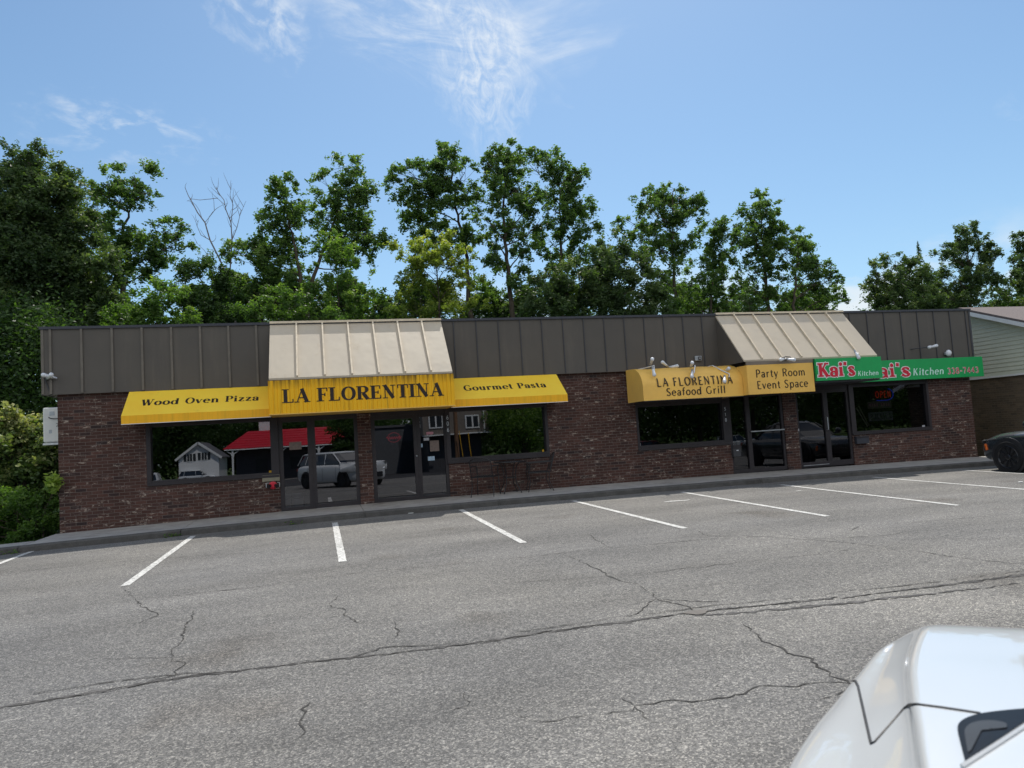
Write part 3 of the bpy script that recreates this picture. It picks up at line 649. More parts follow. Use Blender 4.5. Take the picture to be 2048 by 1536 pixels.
door(1.15, 2.21, .01, 2.00, .09, 'glass', ('knob', 2.17, 1.03), .10)
sidelight(2.21, 2.91, .0, 2.00, .07, 'glass')
sidelight(10.38, 10.95, -.0, 2.06, .06, 'glass_dim')
door(10.95, 12.02, .0, 2.06, .07, 'glass_dim', ('bar', 1.07), .10)
door(12.42, 13.37, -.0, 2.06, .07, 'glass_dim', ('pull', 13.34, .98, 1.32), .14)
door(13.37, 14.12, -.0, 2.06, .07, 'glass_dim', None, .14)
mb = MB(); mb.box(-.12, .80, -.06, .02, -.02, .02); mesh('threshold', mb, 'steel', bld)
mb = MB(); mb.box(12.5, 13.3, -.0, .026, .05, .07); mesh('kick_strip', mb, 'steel', bld)

# vertical house numbers on the posts
def number(txt, x, ztop, h=.085):
    for i, c in enumerate(txt):
        mb = MB(); letters(mb, c, facing(0, -.02, ztop-h-i*.145), x-.025, x+.03, h, .10, .10, False)
        o = mesh('house_number', mb, 'lamp', bld); 
number('606', 2.93, 1.93, .10)
number('518', 10.26, 1.75, .085)

# ------------------------------------------------------------------ awnings
def slope_awning(name, label, x0, x1, text, tx0, tx1, t_base, t_top):
    ya, za, yb, zm, zl = -.125, 2.785, -.85, 2.245, 2.08
    t = thing(name, label, 'awning', ((x0+x1)/2, -.4, 2.1), group='yellow sloping awnings')
    mb = MB(); t_ = .012
    mb.prism_x([(ya, za), (yb, zm), (yb+.008, zm-.012), (ya, za-.015)], x0, x1)
    c = mesh('canvas', mb, 'yellow', t)
    mb = MB(); mb.box(x0, x1, yb-.004, yb+.008, zl, zm-.001); mesh('valance', mb, 'yellow_val', t)
    for xx in (x0, x1-.01):
        mb = MB(); mb.prism_x([(ya, za-.016), (yb+.009, zm-.013), (yb+.009, zl), (ya, zl)], xx, xx+.01); mesh('end_panel', mb, 'yellow_val', t)
    mb = MB(); mb.bar((x0+.02, yb+.015, zl+.01), (x1-.02, yb+.015, zl+.01), .02); mesh('frame_tube', mb, 'steel', t)
    mb = MB(); mb.box(x0-.004, x1+.004, yb-.009, yb+.01, zl-.012, zl-.001); mesh('edge_trim', mb, 'white_paint', t)
    S = Vector((0, yb-ya, zm-za)); L = S.length; S.normalize(); Nn = Vector((0, -S.z*-1, 0)); Nn = Vector((0, S.z, -S.y)) 
    if Nn.z < 0: Nn = -Nn
    P = lambda u, v, off: Vector((u, ya, za))+S*(t_base*L-v)+Nn*off
    lettering(text, P, tx0, tx1, (t_base-t_top)*L, c, 'ink', thick=.20, thin=.065, track=.10)
    return t
slope_awning('awning', 'yellow sloping awning lettered Wood Oven Pizza over the left window', -3.83, -.96, 'Wood Oven Pizza', -3.52, -1.22, .62, .37)
slope_awning('awning', 'yellow sloping awning lettered Gourmet Pasta over the window with the table', 2.89, 5.66, 'Gourmet Pasta', 3.27, 5.25, .62, .36)
# yellow ribbed box sign under the first canopy
t = thing('box_awning', 'ribbed yellow box awning lettered LA FLORENTINA with dirt streaks', 'awning', (.96, -1.2, 2.11))
mb = MB(); n = 46; x0, x1 = -.975, 2.905
w = (x1-x0)/n
pl = []
for k in range(n):
    a = x0+k*w; pl += [(a, -1.27), (a+.008, -1.262), (a+.016, -1.27)]
pl += [(x1, -1.27)]
for (ax, ay), (bx, by) in zip(pl[:-1], pl[1:]): mb.quad((ax, ay, 2.11), (bx, by, 2.11), (bx, by, 2.80), (ax, ay, 2.80))
mb.quad((x0, -1.27, 2.11), (x0, -1.27, 2.80), (x0, -.02, 2.80), (x0, -.02, 2.11)); mb.quad((x1, -1.27, 2.11), (x1, -.02, 2.11), (x1, -.02, 2.80), (x1, -1.27, 2.80))
face = mesh('face_panel', mb, 'yellow_box', t)
mb = MB(); mb.box(x0-.006, x1+.006, -1.276, -.02, 2.09, 2.108); mesh('bottom_trim', mb, 'ochre', t)
mb = MB(); mb.box(x0+.01, x1-.01, -1.255, -.13, 2.80, 2.83); mesh('top_gutter', mb, 'batten_dark', t)
lettering('LA FLORENTINA', facing(0, -1.272, 2.325), -.70, 2.64, .285, face, 'ink', thick=.26, thin=.07, track=.06)
# quarter-round ochre awning
t = thing('barrel_awning', 'ochre quarter-round awning lettered LA FLORENTINA Seafood Grill', 'awning', (8.8, -.5, 2.0))
x0, x1 = 7.50, 10.195; yf, zl, zt_, zs = -1.05, 1.985, 2.80, 2.33
prof = [(yf, zl), (yf, zs)]
for k in range(1, 13):
    a = k/12*math.pi/2; prof.append((yf+.58*(1-math.cos(a)), zs+(zt_-zs)*math.sin(a)))
prof.append((-.125, zt_+.01))
mb = MB(); n = len(prof); nseg = 27
for i in range(nseg+1):
    u = x0+(x1-x0)*i/nseg; sag = .010*math.sin(i/nseg*math.pi*3)**2
    mb.v += [(u, y+(sag if 0 < j < n-2 else 0), z-(sag*1.2 if j > 4 else 0)) for j, (y, z) in enumerate(prof)]
mb.f = [(i*n+j, (i+1)*n+j, (i+1)*n+j+1, i*n+j+1) for i in range(nseg) for j in range(n-1)]
can = mesh('canvas', mb, 'ochre', t, smooth=True)
mb = MB(); mb.add([(x0, y, z) for y, z in prof]+[(x0, -.125, zl)], [tuple(range(n+1))[::-1]]); mesh('end_panel', mb, 'ochre', t)
mb = MB(); mb.box(x0+.01, x1-.01, yf+.004, yf+.02, zl-.014, zl+.0); mesh('frame_tube', mb, 'batten_dark', t)
def Pb(u, v, off):
    z = v
    if z <= zs: return (u, yf-off-.003, z)
    q = min(1, (z-zs)/(zt_-zs)); a = math.asin(q)
    return (u, yf+.58*(1-math.cos(a))-off-.006, z+off*.5+.006)
KW = dict(thick=.155, thin=.10, serif=False, track=.10)
lettering('LA FLORENTINA', lambda u, v, o: Pb(u, v+2.305, o), 7.86, 9.92, .20, can, 'ink', **KW)
lettering('Seafood Grill', lambda u, v, o: Pb(u, v+2.075, o), 8.10, 9.70, .185, can, 'ink', **KW)
# Party Room box
t = thing('box_awning', 'flat ochre box sign lettered Party Room Event Space beside the green sign', 'awning', (11.15, -.9, 1.98))
mb = MB(); bx0, bx1 = 10.20, 12.10
mb.box(bx0, bx1, -1.262, -1.22, 1.99, 2.72); mb.box(bx0, bx0+.02, -1.22, -.02, 1.99, 2.72)
face = mesh('face_panel', mb, 'ochre', t, bevel=.006)
lettering('Party Room', facing(0, -1.263, 2.405), 10.43, 11.86, .195, face, 'ink', **KW)
lettering('Event Space', facing(0, -1.263, 2.12), 10.44, 11.90, .195, face, 'ink', **KW)
mb = MB(); mb.box(bx0, 12.11, -1.262, -1.225, 2.723, 2.81); mesh('trim_board', mb, 'tan_trim', t)

# green signs
def kais(t, parent, y, kx0, kx1, zk, hk, cx0, cx1, zc_, hc):
    mb = MB(); letters(mb, "Kai's", facing(0, y, zk), kx0, kx1, hk, .26, .12, True, 0, .06, grow=.13, z0=.001); mesh('letter_outline', mb, 'white_paint', parent)
    mb = MB(); letters(mb, "Kai's", facing(0, y-.006, zk), kx0, kx1, hk, .26, .12, True, 0, .06, grow=.0); mesh('lettering', mb, 'red_paint', parent)
    mb = MB(); letters(mb, "Kitchen", facing(0, y, zc_), cx0, cx1, hc, .20, .12, False, .14, .07); mesh('lettering', mb, 'mint', parent)
t = thing('shop_sign', "short green sign lettered Kai's Kitchen under the cream canopy", 'sign', (13.1, -1.3, 2.24), group='green signs')
mb = MB(); mb.box(12.125, 14.10, -1.335, -1.262, 2.245, 2.80); sb = mesh('sign_board', mb, 'green', t, bevel=.004)
y = -1.337
kais(t, sb, y, WX(1636, 740, y), WX(1709, 740, y), 2.345, .345, WX(1715, 748, y), WX(1757, 748, y), 2.325, .125)
mb = MB(); mb.box(12.13, 14.07, -1.255, -.02, 2.20, 2.243); mb.box(12.13, 12.17, -1.255, -.13, 2.243, 2.80); mesh('mounting_frame', mb, 'batten_dark', t)
t = thing('shop_sign', "long green sign lettered Kai's Kitchen 338-7443 on the dark fascia", 'sign', (16.3, -.2, 2.2), group='green signs')
mb = MB(); mb.box(14.075, 18.58, -.235, -.155, 2.215, 2.785); sb = mesh('sign_board', mb, 'green', t, bevel=.004)
y = -.238
kais(t, sb, y, 14.42, WX(1819, 735, y), 2.32, .37, WX(1825, 746, y), WX(1888, 746, y), 2.33, .20)
mb = MB(); letters(mb, '338-7443', facing(0, y, 2.325), WX(1895, 745, y), WX(1958, 745, y), .17, .13, .13, False, 0, .1, grow=.10, z0=.001); mesh('letter_outline', mb, 'white_paint', sb)
mb = MB(); letters(mb, '338-7443', facing(0, y-.006, 2.325), WX(1895, 745, y), WX(1958, 745, y), .17, .11, .11, False, 0, .1); mesh('lettering', mb, 'red_paint', sb)

# ------------------------------------------------------------------ flood lights and wall boxes
def bulb(mb, c, d, r=.046):
    mb.lathe(c, d, [(.028, -.13), (.032, -.07), (r*.8, -.02), (r, .03), (r*.96, .055), (r*.6, .075), (r*.1, .082)], 14)
def flood(name, label, base, heads, arm, group='flood lights over the awnings', mat='lamp'):
    t = thing(name, label, 'flood light', base, group=group)
    mb = MB(); mb.tube(arm, .014, 8); mesh('arm', mb, mat if mat != 'dark' else 'batten_dark', t)
    for c, d in heads:
        mb = MB(); bulb(mb, c, d); mesh('lamp_head', mb, 'lamp', t, smooth=True)
        mb = MB(); d_ = Vector(d).normalized(); cc = Vector(c)-d_*.17
        mb.tube([cc-d_*.04, cc+d_*.05], [.02, .033], 8); mesh('socket', mb, 'steel', t)
A = lambda px, py, y: tuple(W(px, py, y))
yL = -.95
flood('flood_light', 'white double flood light at the left end of the barrel awning', A(1272, 739, -.2), [(A(1304, 720, yL), (-.2, -1, .5)), (A(1308, 747, yL-.1), (-.1, -.6, -1))],
      [A(1268, 741, -.12), A(1290, 736, -.5), A(1308, 731, yL), A(1309, 742, yL)])
flood('flood_light', 'smaller double flood light second from left over the barrel awning', A(1340, 733, -.12), [(A(1327, 726, -.45), (-1, -.4, .6)), (A(1351, 732.5, -.45), (.9, -.5, .1))],
      [A(1341, 739, -.12), A(1339, 734, -.35), A(1332, 729, -.42)])
flood('flood_light', 'white double flood light above the middle of the barrel awning', A(1392, 738, -.12), [(A(1384, 727, yL), (-.3, -1, .4)), (A(1384, 751, yL-.13), (-.5, -.7, -.9))],
      [A(1392, 740, -.12), A(1391, 734, -.6), A(1390, 731, yL), A(1388, 746, yL-.05)])
flood('flood_light', 'double flood light on a curved arm at the right end of the barrel awning', A(1415, 733, -.12), [(A(1456, 738, yL), (0, -1, .3)), (A(1449, 761, yL-.25), (-.5, -.7, -.7))],
      [A(1412, 735, -.12), A(1425, 731, -.5), A(1440, 739, -.9), A(1459, 748, yL-.05), A(1458, 754, yL-.12)])
flood('flood_light', 'double flood light on the cream canopy edge above Party Room', A(1574, 716, -1.2), [(A(1563, 719, -1.40), (-1, -.6, -.1)), (A(1585, 719.5, -1.42), (.7, -1, -.25))],
      [A(1566, 716, -1.34), A(1570, 713.5, -1.3), A(1580, 714, -1.3), A(1582, 716, -1.34)], mat='dark')
flood('flood_light', 'small flood light tucked on top of the short green sign', A(1716, 710, -1.2), [(A(1716, 713, -1.36), (0, -.6, -1))],
      [A(1716, 706, -1.25), A(1716, 709, -1.32)])
flood('flood_light', 'flood light on a thin long arm above the long green sign', A(1821, 698, -.12), [(A(1859, 694, -.45), (-.8, -.5, -.2)), (A(1870, 692, -.45), (.9, -.4, .2))],
      [A(1821, 698.5, -.12), A(1855, 694.5, -.42)], mat='dark')
flood('flood_light', 'double security light on the left end of the fascia', A(97, 770, -.12), [(A(91, 751, -.25), (-.8, -.4, .25)), (A(101, 751, -.27), (.6, -.7, .3))],
      [A(102, 787, -.12), A(94, 770, -.13), A(88, 755, -.16)], mat='dark')
def small_box(name, label, cat, c, sx, sy, sz, mat):
    t = thing(name, label, cat, c)
    mb = MB(); mb.box(c[0]-sx/2, c[0]+sx/2, c[1]-sy, c[1], c[2]-sz/2, c[2]+sz/2); b = mesh('housing', mb, mat, t, bevel=.006)
    return t, b
c = A(1395, 717, -.125); t, b = small_box('junction_box', 'grey electrical box on the dark fascia above the barrel awning', 'electrical box', c, .19, .05, .12, 'steel')
mb = MB(); mb.box(c[0]-.005, c[0]+.075, c[1]-.056, c[1]-.051, c[2]-.045, c[2]+.045); mesh('cover_plate', mb, 'batten_dark', b)
mb = MB(); mb.lathe((c[0]+.035, c[1]-.056, c[2]), (0, -1, 0), [(.014, 0), (.014, .01)], 8); mesh('socket', mb, 'lamp', b)
c = A(1892, 707, -.14); t, b = small_box('wall_lamp', 'round glass lamp on the fascia above the phone number', 'lamp', c, .16, .04, .08, 'steel')
mb = MB(); mb.lathe((c[0]+.02, c[1]-.04, c[2]+.01), (0, -1, -.2), [(.085, 0), (.095, .03), (.07, .07), (.02, .085)], 14); mesh('lens', mb, 'lamp', t, smooth=True)
t, b = small_box('letter_box', 'dark grey letter box on the brick under the 518 post', 'letter box', (10.46, -.012, .60), .22, .10, .30, 'batten_dark')
mb = MB(); mb.box(10.355, 10.565, -.125, -.114, .66, .75); mesh('lid', mb, 'frame', b)
mb = MB(); mb.box(10.44, 10.50, -.116, -.1135, .60, .62); mesh('name_plate', mb, 'lamp', b)
t, b = small_box('letter_box', "dark low letter box on the brick under the window of Kai's", 'letter box', (14.36, -.012, .64), .40, .09, .20, 'coping')
mb = MB(); mb.box(14.17, 14.55, -.115, -.103, .70, .735); mesh('lid', mb, 'frame', b)
# cardboard tray and red hose connection
t, b = small_box('wall_plate', 'tan metal plate under the left window next to the glass door', 'plate', (-1.065, -.016, .76), .37, .015, .14, plain('tan_plate', (.26, .235, .17), .7))
t = thing('fire_hose_connection', 'red twin fire hose connection under the tan plate', 'hose connection', (-1.03, -.01, .58))
mb = MB(); mb.lathe((-1.03, -.005, .60), (0, -1, 0), [(.085, 0), (.085, .02), (.05, .03), (.05, .07)], 16); mesh('body', mb, 'red_paint', t)
for s_ in (-1, 1):
    mb = MB(); mb.lathe((-1.03+s_*.05, -.05, .60), (s_*.6, -1, -.3), [(.035, 0), (.035, .06), (.042, .065), (.042, .085)], 12); mesh('inlet', mb, 'black_metal', t)
    mb = MB(); mb.bar((-1.03+s_*.14, -.03, .65), (-1.03+s_*.14, -.03, .56), .016); mb.bar((-1.03+s_*.14, -.03, .65), (-1.03+s_*.09, -.03, .66), .012); mesh('bracket', mb, 'steel', t)
# AC unit on the left end wall
ax = -5.62
t = thing('air_conditioner', 'white outdoor air conditioner unit hung on the left end wall', 'air conditioner', (ax, 1.6, 1.85))
mb = MB(); mb.box(-5.98, -5.28, 1.50, 2.3, 1.86, 2.64); b = mesh('housing', mb, 'white_paint', t, bevel=.03)
mb = MB(); mb.box(-5.98, -5.24, 1.48, 2.3, 1.80, 1.845); mesh('bracket', mb, 'lamp', t)
mb = MB(); mb.lathe((-5.60, 1.499, 2.32), (0, -1, 0), [(.03, 0), (.03, .012)], 10); mb.tube([(-5.86, 1.49, 2.42), (-5.80, 1.46, 2.39), (-5.70, 1.46, 2.38), (-5.5, 1.46, 2.40)], .010, 6); mb.box(-5.60, -5.5, 1.494, 1.499, 1.92, 2.02); mesh('fittings', mb, 'batten_dark', t)
mb = MB(); mb.box(-5.84, -5.74, 1.495, 1.499, 2.46, 2.55); mb.box(-5.86, -5.80, 1.494, 1.499, 2.06, 2.14); mesh('label', mb, 'steel', t)
mb = MB(); letters(mb, '2', facing(0, 1.497, 2.20), -5.72, -5.66, .08, .12, .12, False); mesh('lettering', mb, 'ink', t)

# ------------------------------------------------------------------ things behind or on the glass
def paper(name, label, cat, px0, px1, py0, py1, y, mat):
    a = W(px0, py1, y); b = W(px1, py0, y)
    mb = MB(); mb.box(a.x, b.x, y-.002, y, a.z, b.z)
    return tag(mesh(name, mb, mat, org=((a.x+b.x)/2, y, a.z)), label, cat)
M['paper_w'] = plain('paper_white', (.42, .42, .45), .6, var=.25, scale=25)
M['paper_b'] = plain('paper_blue', (.38, .50, .62), .6, var=.2, scale=25)
M['paper_p'] = plain('paper_pink', (.50, .22, .26), .6, var=.2, scale=25)
M['paper_t'] = plain('paper_tan', (.20, .15, .13), .7, var=.2, scale=20)
M['paper_y'] = plain('paper_yellow', (.70, .38, .02), .6, var=.2, scale=25)
yy = .062
paper('notice', 'pale pink notice taped inside the left sidelight', 'notice', 579, 602.5, 883, 900, .066, 'paper_t')
paper('sticker', 'yellow square sticker in the corner of the pizza window', 'sticker', 538, 543.2, 941, 946, .085, 'paper_y')
paper('sticker', 'yellow square sticker in the right corner of the pasta window', 'sticker', 1084.5, 1088, 899, 904, .085, 'paper_y')
paper('card_sticker', 'top white payment sticker in the door sidelight', 'sticker', 831.5+1, 839, 832, 837, yy, 'paper_w')
paper('card_sticker', 'red payment sticker second from the top of the sidelight', 'sticker', 832.5, 839, 838.2, 841.5, yy, 'paper_p')
paper('card_sticker', 'pale payment sticker third from the top of the sidelight', 'sticker', 833, 840, 842.5, 846.5, yy, 'paper_w')
paper('card_sticker', 'lowest and largest payment sticker of the sidelight stack', 'sticker', 833, 840.5, 847.5, 856, yy, 'paper_w')
a = W(859.5, 866.3, yy)
mb = MB(); mb.add([(a.x+s_*.055+.032*math.cos(t_), yy-.001, a.z+.032*math.sin(t_)) for s_, rg in ((1, np.linspace(-1.57, 1.57, 8)), (-1, np.linspace(1.57, 4.71, 8))) for t_ in rg], [tuple(range(16))])
tag(mesh('oval_sticker', mb, 'paper_p', org=(a.x, yy, a.z)), 'pink oval sticker in the sidelight beside the 606 post', 'sticker')
paper('notice', 'small white card in the sidelight below the oval sticker', 'notice', 847.5, 858, 875, 881.5, yy, 'paper_w')
paper('sticker', 'yellow and dark sticker on the left edge of the sidelight', 'sticker', 835.5, 840.5, 880, 885.5, yy, 'paper_y')
paper('notice', 'blue and white card on the left edge of the sidelight', 'notice', 836, 845, 887, 895, yy, 'paper_b')
paper('notice', 'dim tan poster in the sidelight beside the 606 post', 'notice', 860.5, 877.5, 880.5, 903, yy+.002, 'paper_t')
paper('notice', 'bright pale blue card low in the sidelight', 'notice', 856, 869, 912.3, 921.5, yy, 'paper_b')
paper('sticker', 'small white square sticker low on the left door frame', 'sticker', 1592.5, 1598, 857.5, 862.5, .028, 'paper_w')
paper('sticker', "small white square sticker in the corner of Kai's window", 'sticker', 1844.5, 1849.5, 850, 855, .085, 'paper_w')
paper('sticker', 'white square sticker in the corner of the grill window', 'sticker', 1274, 1281, 886.5, 892, .085, 'paper_w')
# faint round neon script sign behind the main door
M['neon_red'] = plain('neon_red', (.30, .02, .03), .5, emis=((1, .05, .08), .35))
M['neon_open'] = plain('neon_open', (.4, .02, .01), .5, emis=((1, .05, .02), .22))
M['neon_blue'] = plain('neon_blue', (.02, .05, .4), .5, emis=((.03, .08, 1), .25))
a = W(788, 880, .25); t = thing('neon_sign', 'faint red round neon script sign behind the main glass door', 'neon sign', tuple(a))
mb = MB(); mb.tube([(a.x+.14*math.cos(q), .25, a.z+.06+.11*math.sin(q)) for q in np.linspace(-.3, 5.9, 26)], .008, 5); mesh('ring', mb, 'neon_red', t)
mb = MB(); mb.tube([(a.x-.17+.34*k/30, .24, a.z+.05+.035*math.sin(k*1.3)) for k in range(31)], .010, 5); mesh('script', mb, 'neon_red', t)
def neon_text(txt, x0, x1, z, h, y):
    mb = MB(); letters(mb, txt, facing(0, y, z), x0, x1, h, .11, .11, False, 0, .14, mono=True); return mb
a = W(1766, 789, .5)
t = thing('neon_sign', "red neon OPEN sign with blue border in the window of Kai's", 'neon sign', tuple(a))
mb = neon_text('OPEN', a.x-.27, a.x+.27, a.z-.09, .19, .5); mesh('lettering', mb, 'neon_open', t)
mb = MB(); pts = [(a.x+.40*math.cos(q)*abs(math.cos(q))**-.4*.92, .52, a.z+.17*math.sin(q)) for q in np.linspace(-2.0, 1.2, 30) if abs(math.cos(q)) > .02]
mb.tube(pts, .010, 5); mesh('border_tube', mb, 'neon_blue', t)
mb = MB(); mb.box(a.x-.42, a.x+.42, .535, .55, a.z-.2, a.z+.2); mesh('backing', mb, 'black_metal', t)
# boards inside the window standing in for a reflected sign, letters reversed
def reflected_board(px0, px1, py0, py1, txt, label, mat_t):
    y = .40
    a = W(px0, py1, y); b = W(px1, py0, y)
    mb = MB(); mb.box(a.x, b.x, y, y+.02, a.z, b.z); o = mesh('sign_board', mb, plain('board_grey', (.20, .20, .21), .6), None, org=((a.x+b.x)/2, y, a.z))
    tag(o, label, 'sign')
    P = lambda u, v, off: (a.x+b.x-u, y-off-.001, a.z+(b.z-a.z)*.2+v)
    m2 = MB(); letters(m2, txt, P, a.x+.05, b.x-.05, (b.z-a.z)*.6, .2, .12, True, 0, .08); mesh('lettering', m2, mat_t, o)
reflected_board(1738, 1785, 822, 843, 'J NAILS', 'grey board with reversed dark letters in the right window, standing in for a reflected sign', 'batten_dark')
a = W(1736, 818, .4); b = W(1782, 801, .4)
mb = MB(); mb.box(a.x, b.x, .4, .42, a.z, b.z); o = tag(mesh('sign_board', mb, 'paper_t', org=((a.x+b.x)/2, .4, a.z)), 'upper grey board with faint red marks in the right window, standing in for a reflected sign', 'sign')
mb = MB()
for k in range(9):
    if k == 4: continue
    q = a.x+.06+(b.x-a.x-.1)*k/9; mb.box(q, q+.045, .397, .3995, a.z+.06, b.z-.06)
mesh('lettering', mb, 'paper_p', o)
# light wooden poles leaning inside that window
for i, (p0, p1) in enumerate((((1712, 815), (1735, 853)), ((1717, 812), (1738, 851)))):
    mb = MB(); mb.bar(A(p0[0], p0[1], .6), A(p1[0], p1[1], .5), .03); 
    tag(mesh('wooden_pole', mb, plain('pale_wood', (.42, .36, .26), .7), org=A(p1[0], p1[1], .5)), ('left' if i == 0 else 'right')+' pale wooden pole leaning inside the right window', 'pole', 'poles leaning in the window')
# buckets
for i, (px, r_) in enumerate(((572, .13), (596, .14))):
    x_ = WX(px, 1010, .55); t = thing('bucket', ('left grey plastic bucket' if i == 0 else 'right paler plastic bucket')+' standing inside the glass sidelight', 'bucket', (x_, .55, -.02), group='buckets inside the sidelight')
    mb = MB(); mb.lathe((x_, .55, -.015), (0, 0, 1), [(r_*.8, 0), (r_, .34), (r_*1.06, .345), (r_*1.06, .37), (r_*.98, .372)], 20); mesh('pail', mb, plain('bucket_plastic', (.8, .8, .82), .5), t, smooth=False)
    mb = MB(); mb.tube([(x_+r_*math.cos(q), .55-.02-.12*math.sin(q), .32-.08*math.sin(q)) for q in np.linspace(0, math.pi, 10)], .006, 5); mesh('handle', mb, 'steel', t)

# ------------------------------------------------------------------ cafe table and chairs
def chair(x, y, rz, label):
    t = thing('patio_chair', label, 'chair', (x, y, gx(x)+.01), rz, 'black mesh chairs by the small table', world=False)
    def part(n, mb, bev=0): return mesh(n, mb, 'black_metal', t)
    w, d, sh, bh = .25, .23, .44, .88       # seat faces -y local, back at +y
    seat = MB()
    for k in range(13):
        xx = -w+2*w*k/12; seat.bar((xx, -d, sh), (xx, d, sh), .007)
    for k in range(13):
        yy_ = -d+2*d*k/12; seat.bar((-w, yy_, sh+.003), (w, yy_, sh+.003), .007)
    seat.tube([(-w, -d, sh), (w, -d, sh), (w, d, sh), (-w, d, sh), (-w, -d, sh)], .012, 6); part('seat', seat)
    b = MB(); P_ = lambda u, v: (u, d+.02+.13*(v-sh)/(bh-sh)-.05*(1-(u/w)**2)*0-.06*(1-(u/w)**2)*-1*0.5, v)
    for k in range(15):
        xx = -w+2*w*k/14; zt2 = bh-.10*(abs(xx)/w)**2.5; b.tube([P_(xx, sh+.03+(zt2-sh-.03)*q/5) for q in range(6)], .0036, 4)
    for k in range(13):
        v = sh+.05+(bh-sh-.12)*k/12; b.tube([P_(-w+2*w*q/6, v) for q in range(7)], .0036, 4)
    b.tube([P_(-w, sh), P_(-w, bh-.12)]+[P_(w*math.sin(R(q)), bh-.12+.12*math.cos(R(q))) for q in range(-80, 81, 16)]+[P_(w, bh-.12), P_(w, sh)], .012, 6); part('backrest', b)
    for s_ in (-1, 1):
        l = MB(); l.tube([(s_*w, -d+.01, sh+.2), (s_*w*1.0, -d-.03, sh), (s_*w*1.02, -d+.01, sh-.2), (s_*w*1.1, -d-.05, .0)], .011, 6); part('leg', l)
        l = MB(); l.tube([(s_*w, d, sh+.02), (s_*w, d-.01, sh-.2), (s_*w*1.06, d+.08, .0)], .011, 6); part('leg', l)
        l = MB(); l.tube([P_(s_*w, sh+.24), (s_*(w+.02), .05, sh+.235), (s_*(w+.02), -d-.02, sh+.225), (s_*(w), -d+.02, sh+.17), (s_*w, -d+.01, sh+.05)], .012, 6); part('armrest', l)
    return t
chair(3.62, -.62, R(152), 'black wrought metal chair with its back to the lot, left of the small table')
chair(4.95, -.42, R(-100), 'black wrought metal chair right of the small table, turned to the left')
tx, ty = 4.27, -.36
t = thing('patio_table', 'small round black metal table between the two chairs', 'table', (tx, ty, gx(tx)+.01))
z0_ = gx(tx)+.01
mb = MB(); mb.tube([(tx+.36*math.cos(q), ty+.36*math.sin(q), z0_+.72) for q in np.linspace(0, 2*math.pi, 29)], .014, 6)
for k in range(19):
    q = -.34+.68*k/18; h_ = math.sqrt(max(0, .355**2-q*q)); mb.bar((tx+q, ty-h_, z0_+.72), (tx+q, ty+h_, z0_+.72), .012, .006); mb.bar((tx-h_, ty+q, z0_+.724), (tx+h_, ty+q, z0_+.724), .012, .006)
mesh('tabletop', mb, 'black_metal', t)
for k in range(4):
    a = R(45+90*k); mb = MB(); c_, s_ = math.cos(a), math.sin(a)
    mb.tube([(tx+c_*r_, ty+s_*r_, z0_+h_) for r_, h_ in ((.28, .71), (.20, .62), (.15, .42), (.17, .22), (.30, .0))], .012, 6); mesh('leg', mb, 'black_metal', t)
mb = MB(); mb.tube([(tx+.15*math.cos(q), ty+.15*math.sin(q), z0_+.36) for q in np.linspace(0, 2*math.pi, 17)], .009, 5); mesh('stretcher', mb, 'black_metal', t)

# ------------------------------------------------------------------ vehicles
M['car_white'] = plain('car_white', (.60, .61, .61), .28, .5, var=.01, coat=1)
M['car_dark'] = plain('car_dark', (.022, .026, .030), .25, .5, 0, var=.02, coat=1)
M['car_red'] = plain('car_red', (.35, .02, .03), .25, .5, var=.02, coat=1)
M['tyre'] = plain('tyre', (.016, .016, .017), .85, .2)
M['rim_dark'] = plain('rim_dark', (.035, .036, .04), .3, .5, .6)
M['rim'] = plain('rim_silver', (.35, .36, .38), .3, .5, .8)
M['car_glass'] = plain('car_glass', (.012, .014, .018), .05, .6, coat=1)
M['trim_black'] = plain('trim_black', (.02, .02, .022), .5, .4)
M['amber'] = plain('amber', (.75, .14, .01), .3, .5)
M['lamp_clear'] = plain('lamp_clear', (.75, .78, .82), .1, .6, coat=1, emis=((1, 1, 1), .5))
def ring(hw, zb, zs, zt, ht):
    h = [(0, zb), (hw*.80, zb), (hw*.95, zb+.07), (hw, zb+.45*(zs-zb)), (hw*.985, zs-.12*(zs-zb)), (hw*.93, zs), (ht, zt-.015), (ht*.5, zt), (0, zt)]
    return h+[(-y, z) for y, z in h[-2:0:-1]]
def loft(stations):
    mb = MB(); n = None
    for st in stations:
        r_ = ring(*st[1:]); n = len(r_); mb.v += [(st[0], y, z) for y, z in r_]
    for i in range(len(stations)-1):
        for k in range(n): mb.f.append((i*n+k, (i+1)*n+k, (i+1)*n+(k+1) % n, i*n+(k+1) % n))
    mb.f.append(tuple(range(n))); mb.f.append(tuple((len(stations)-1)*n+k for k in range(n))[::-1]); return mb
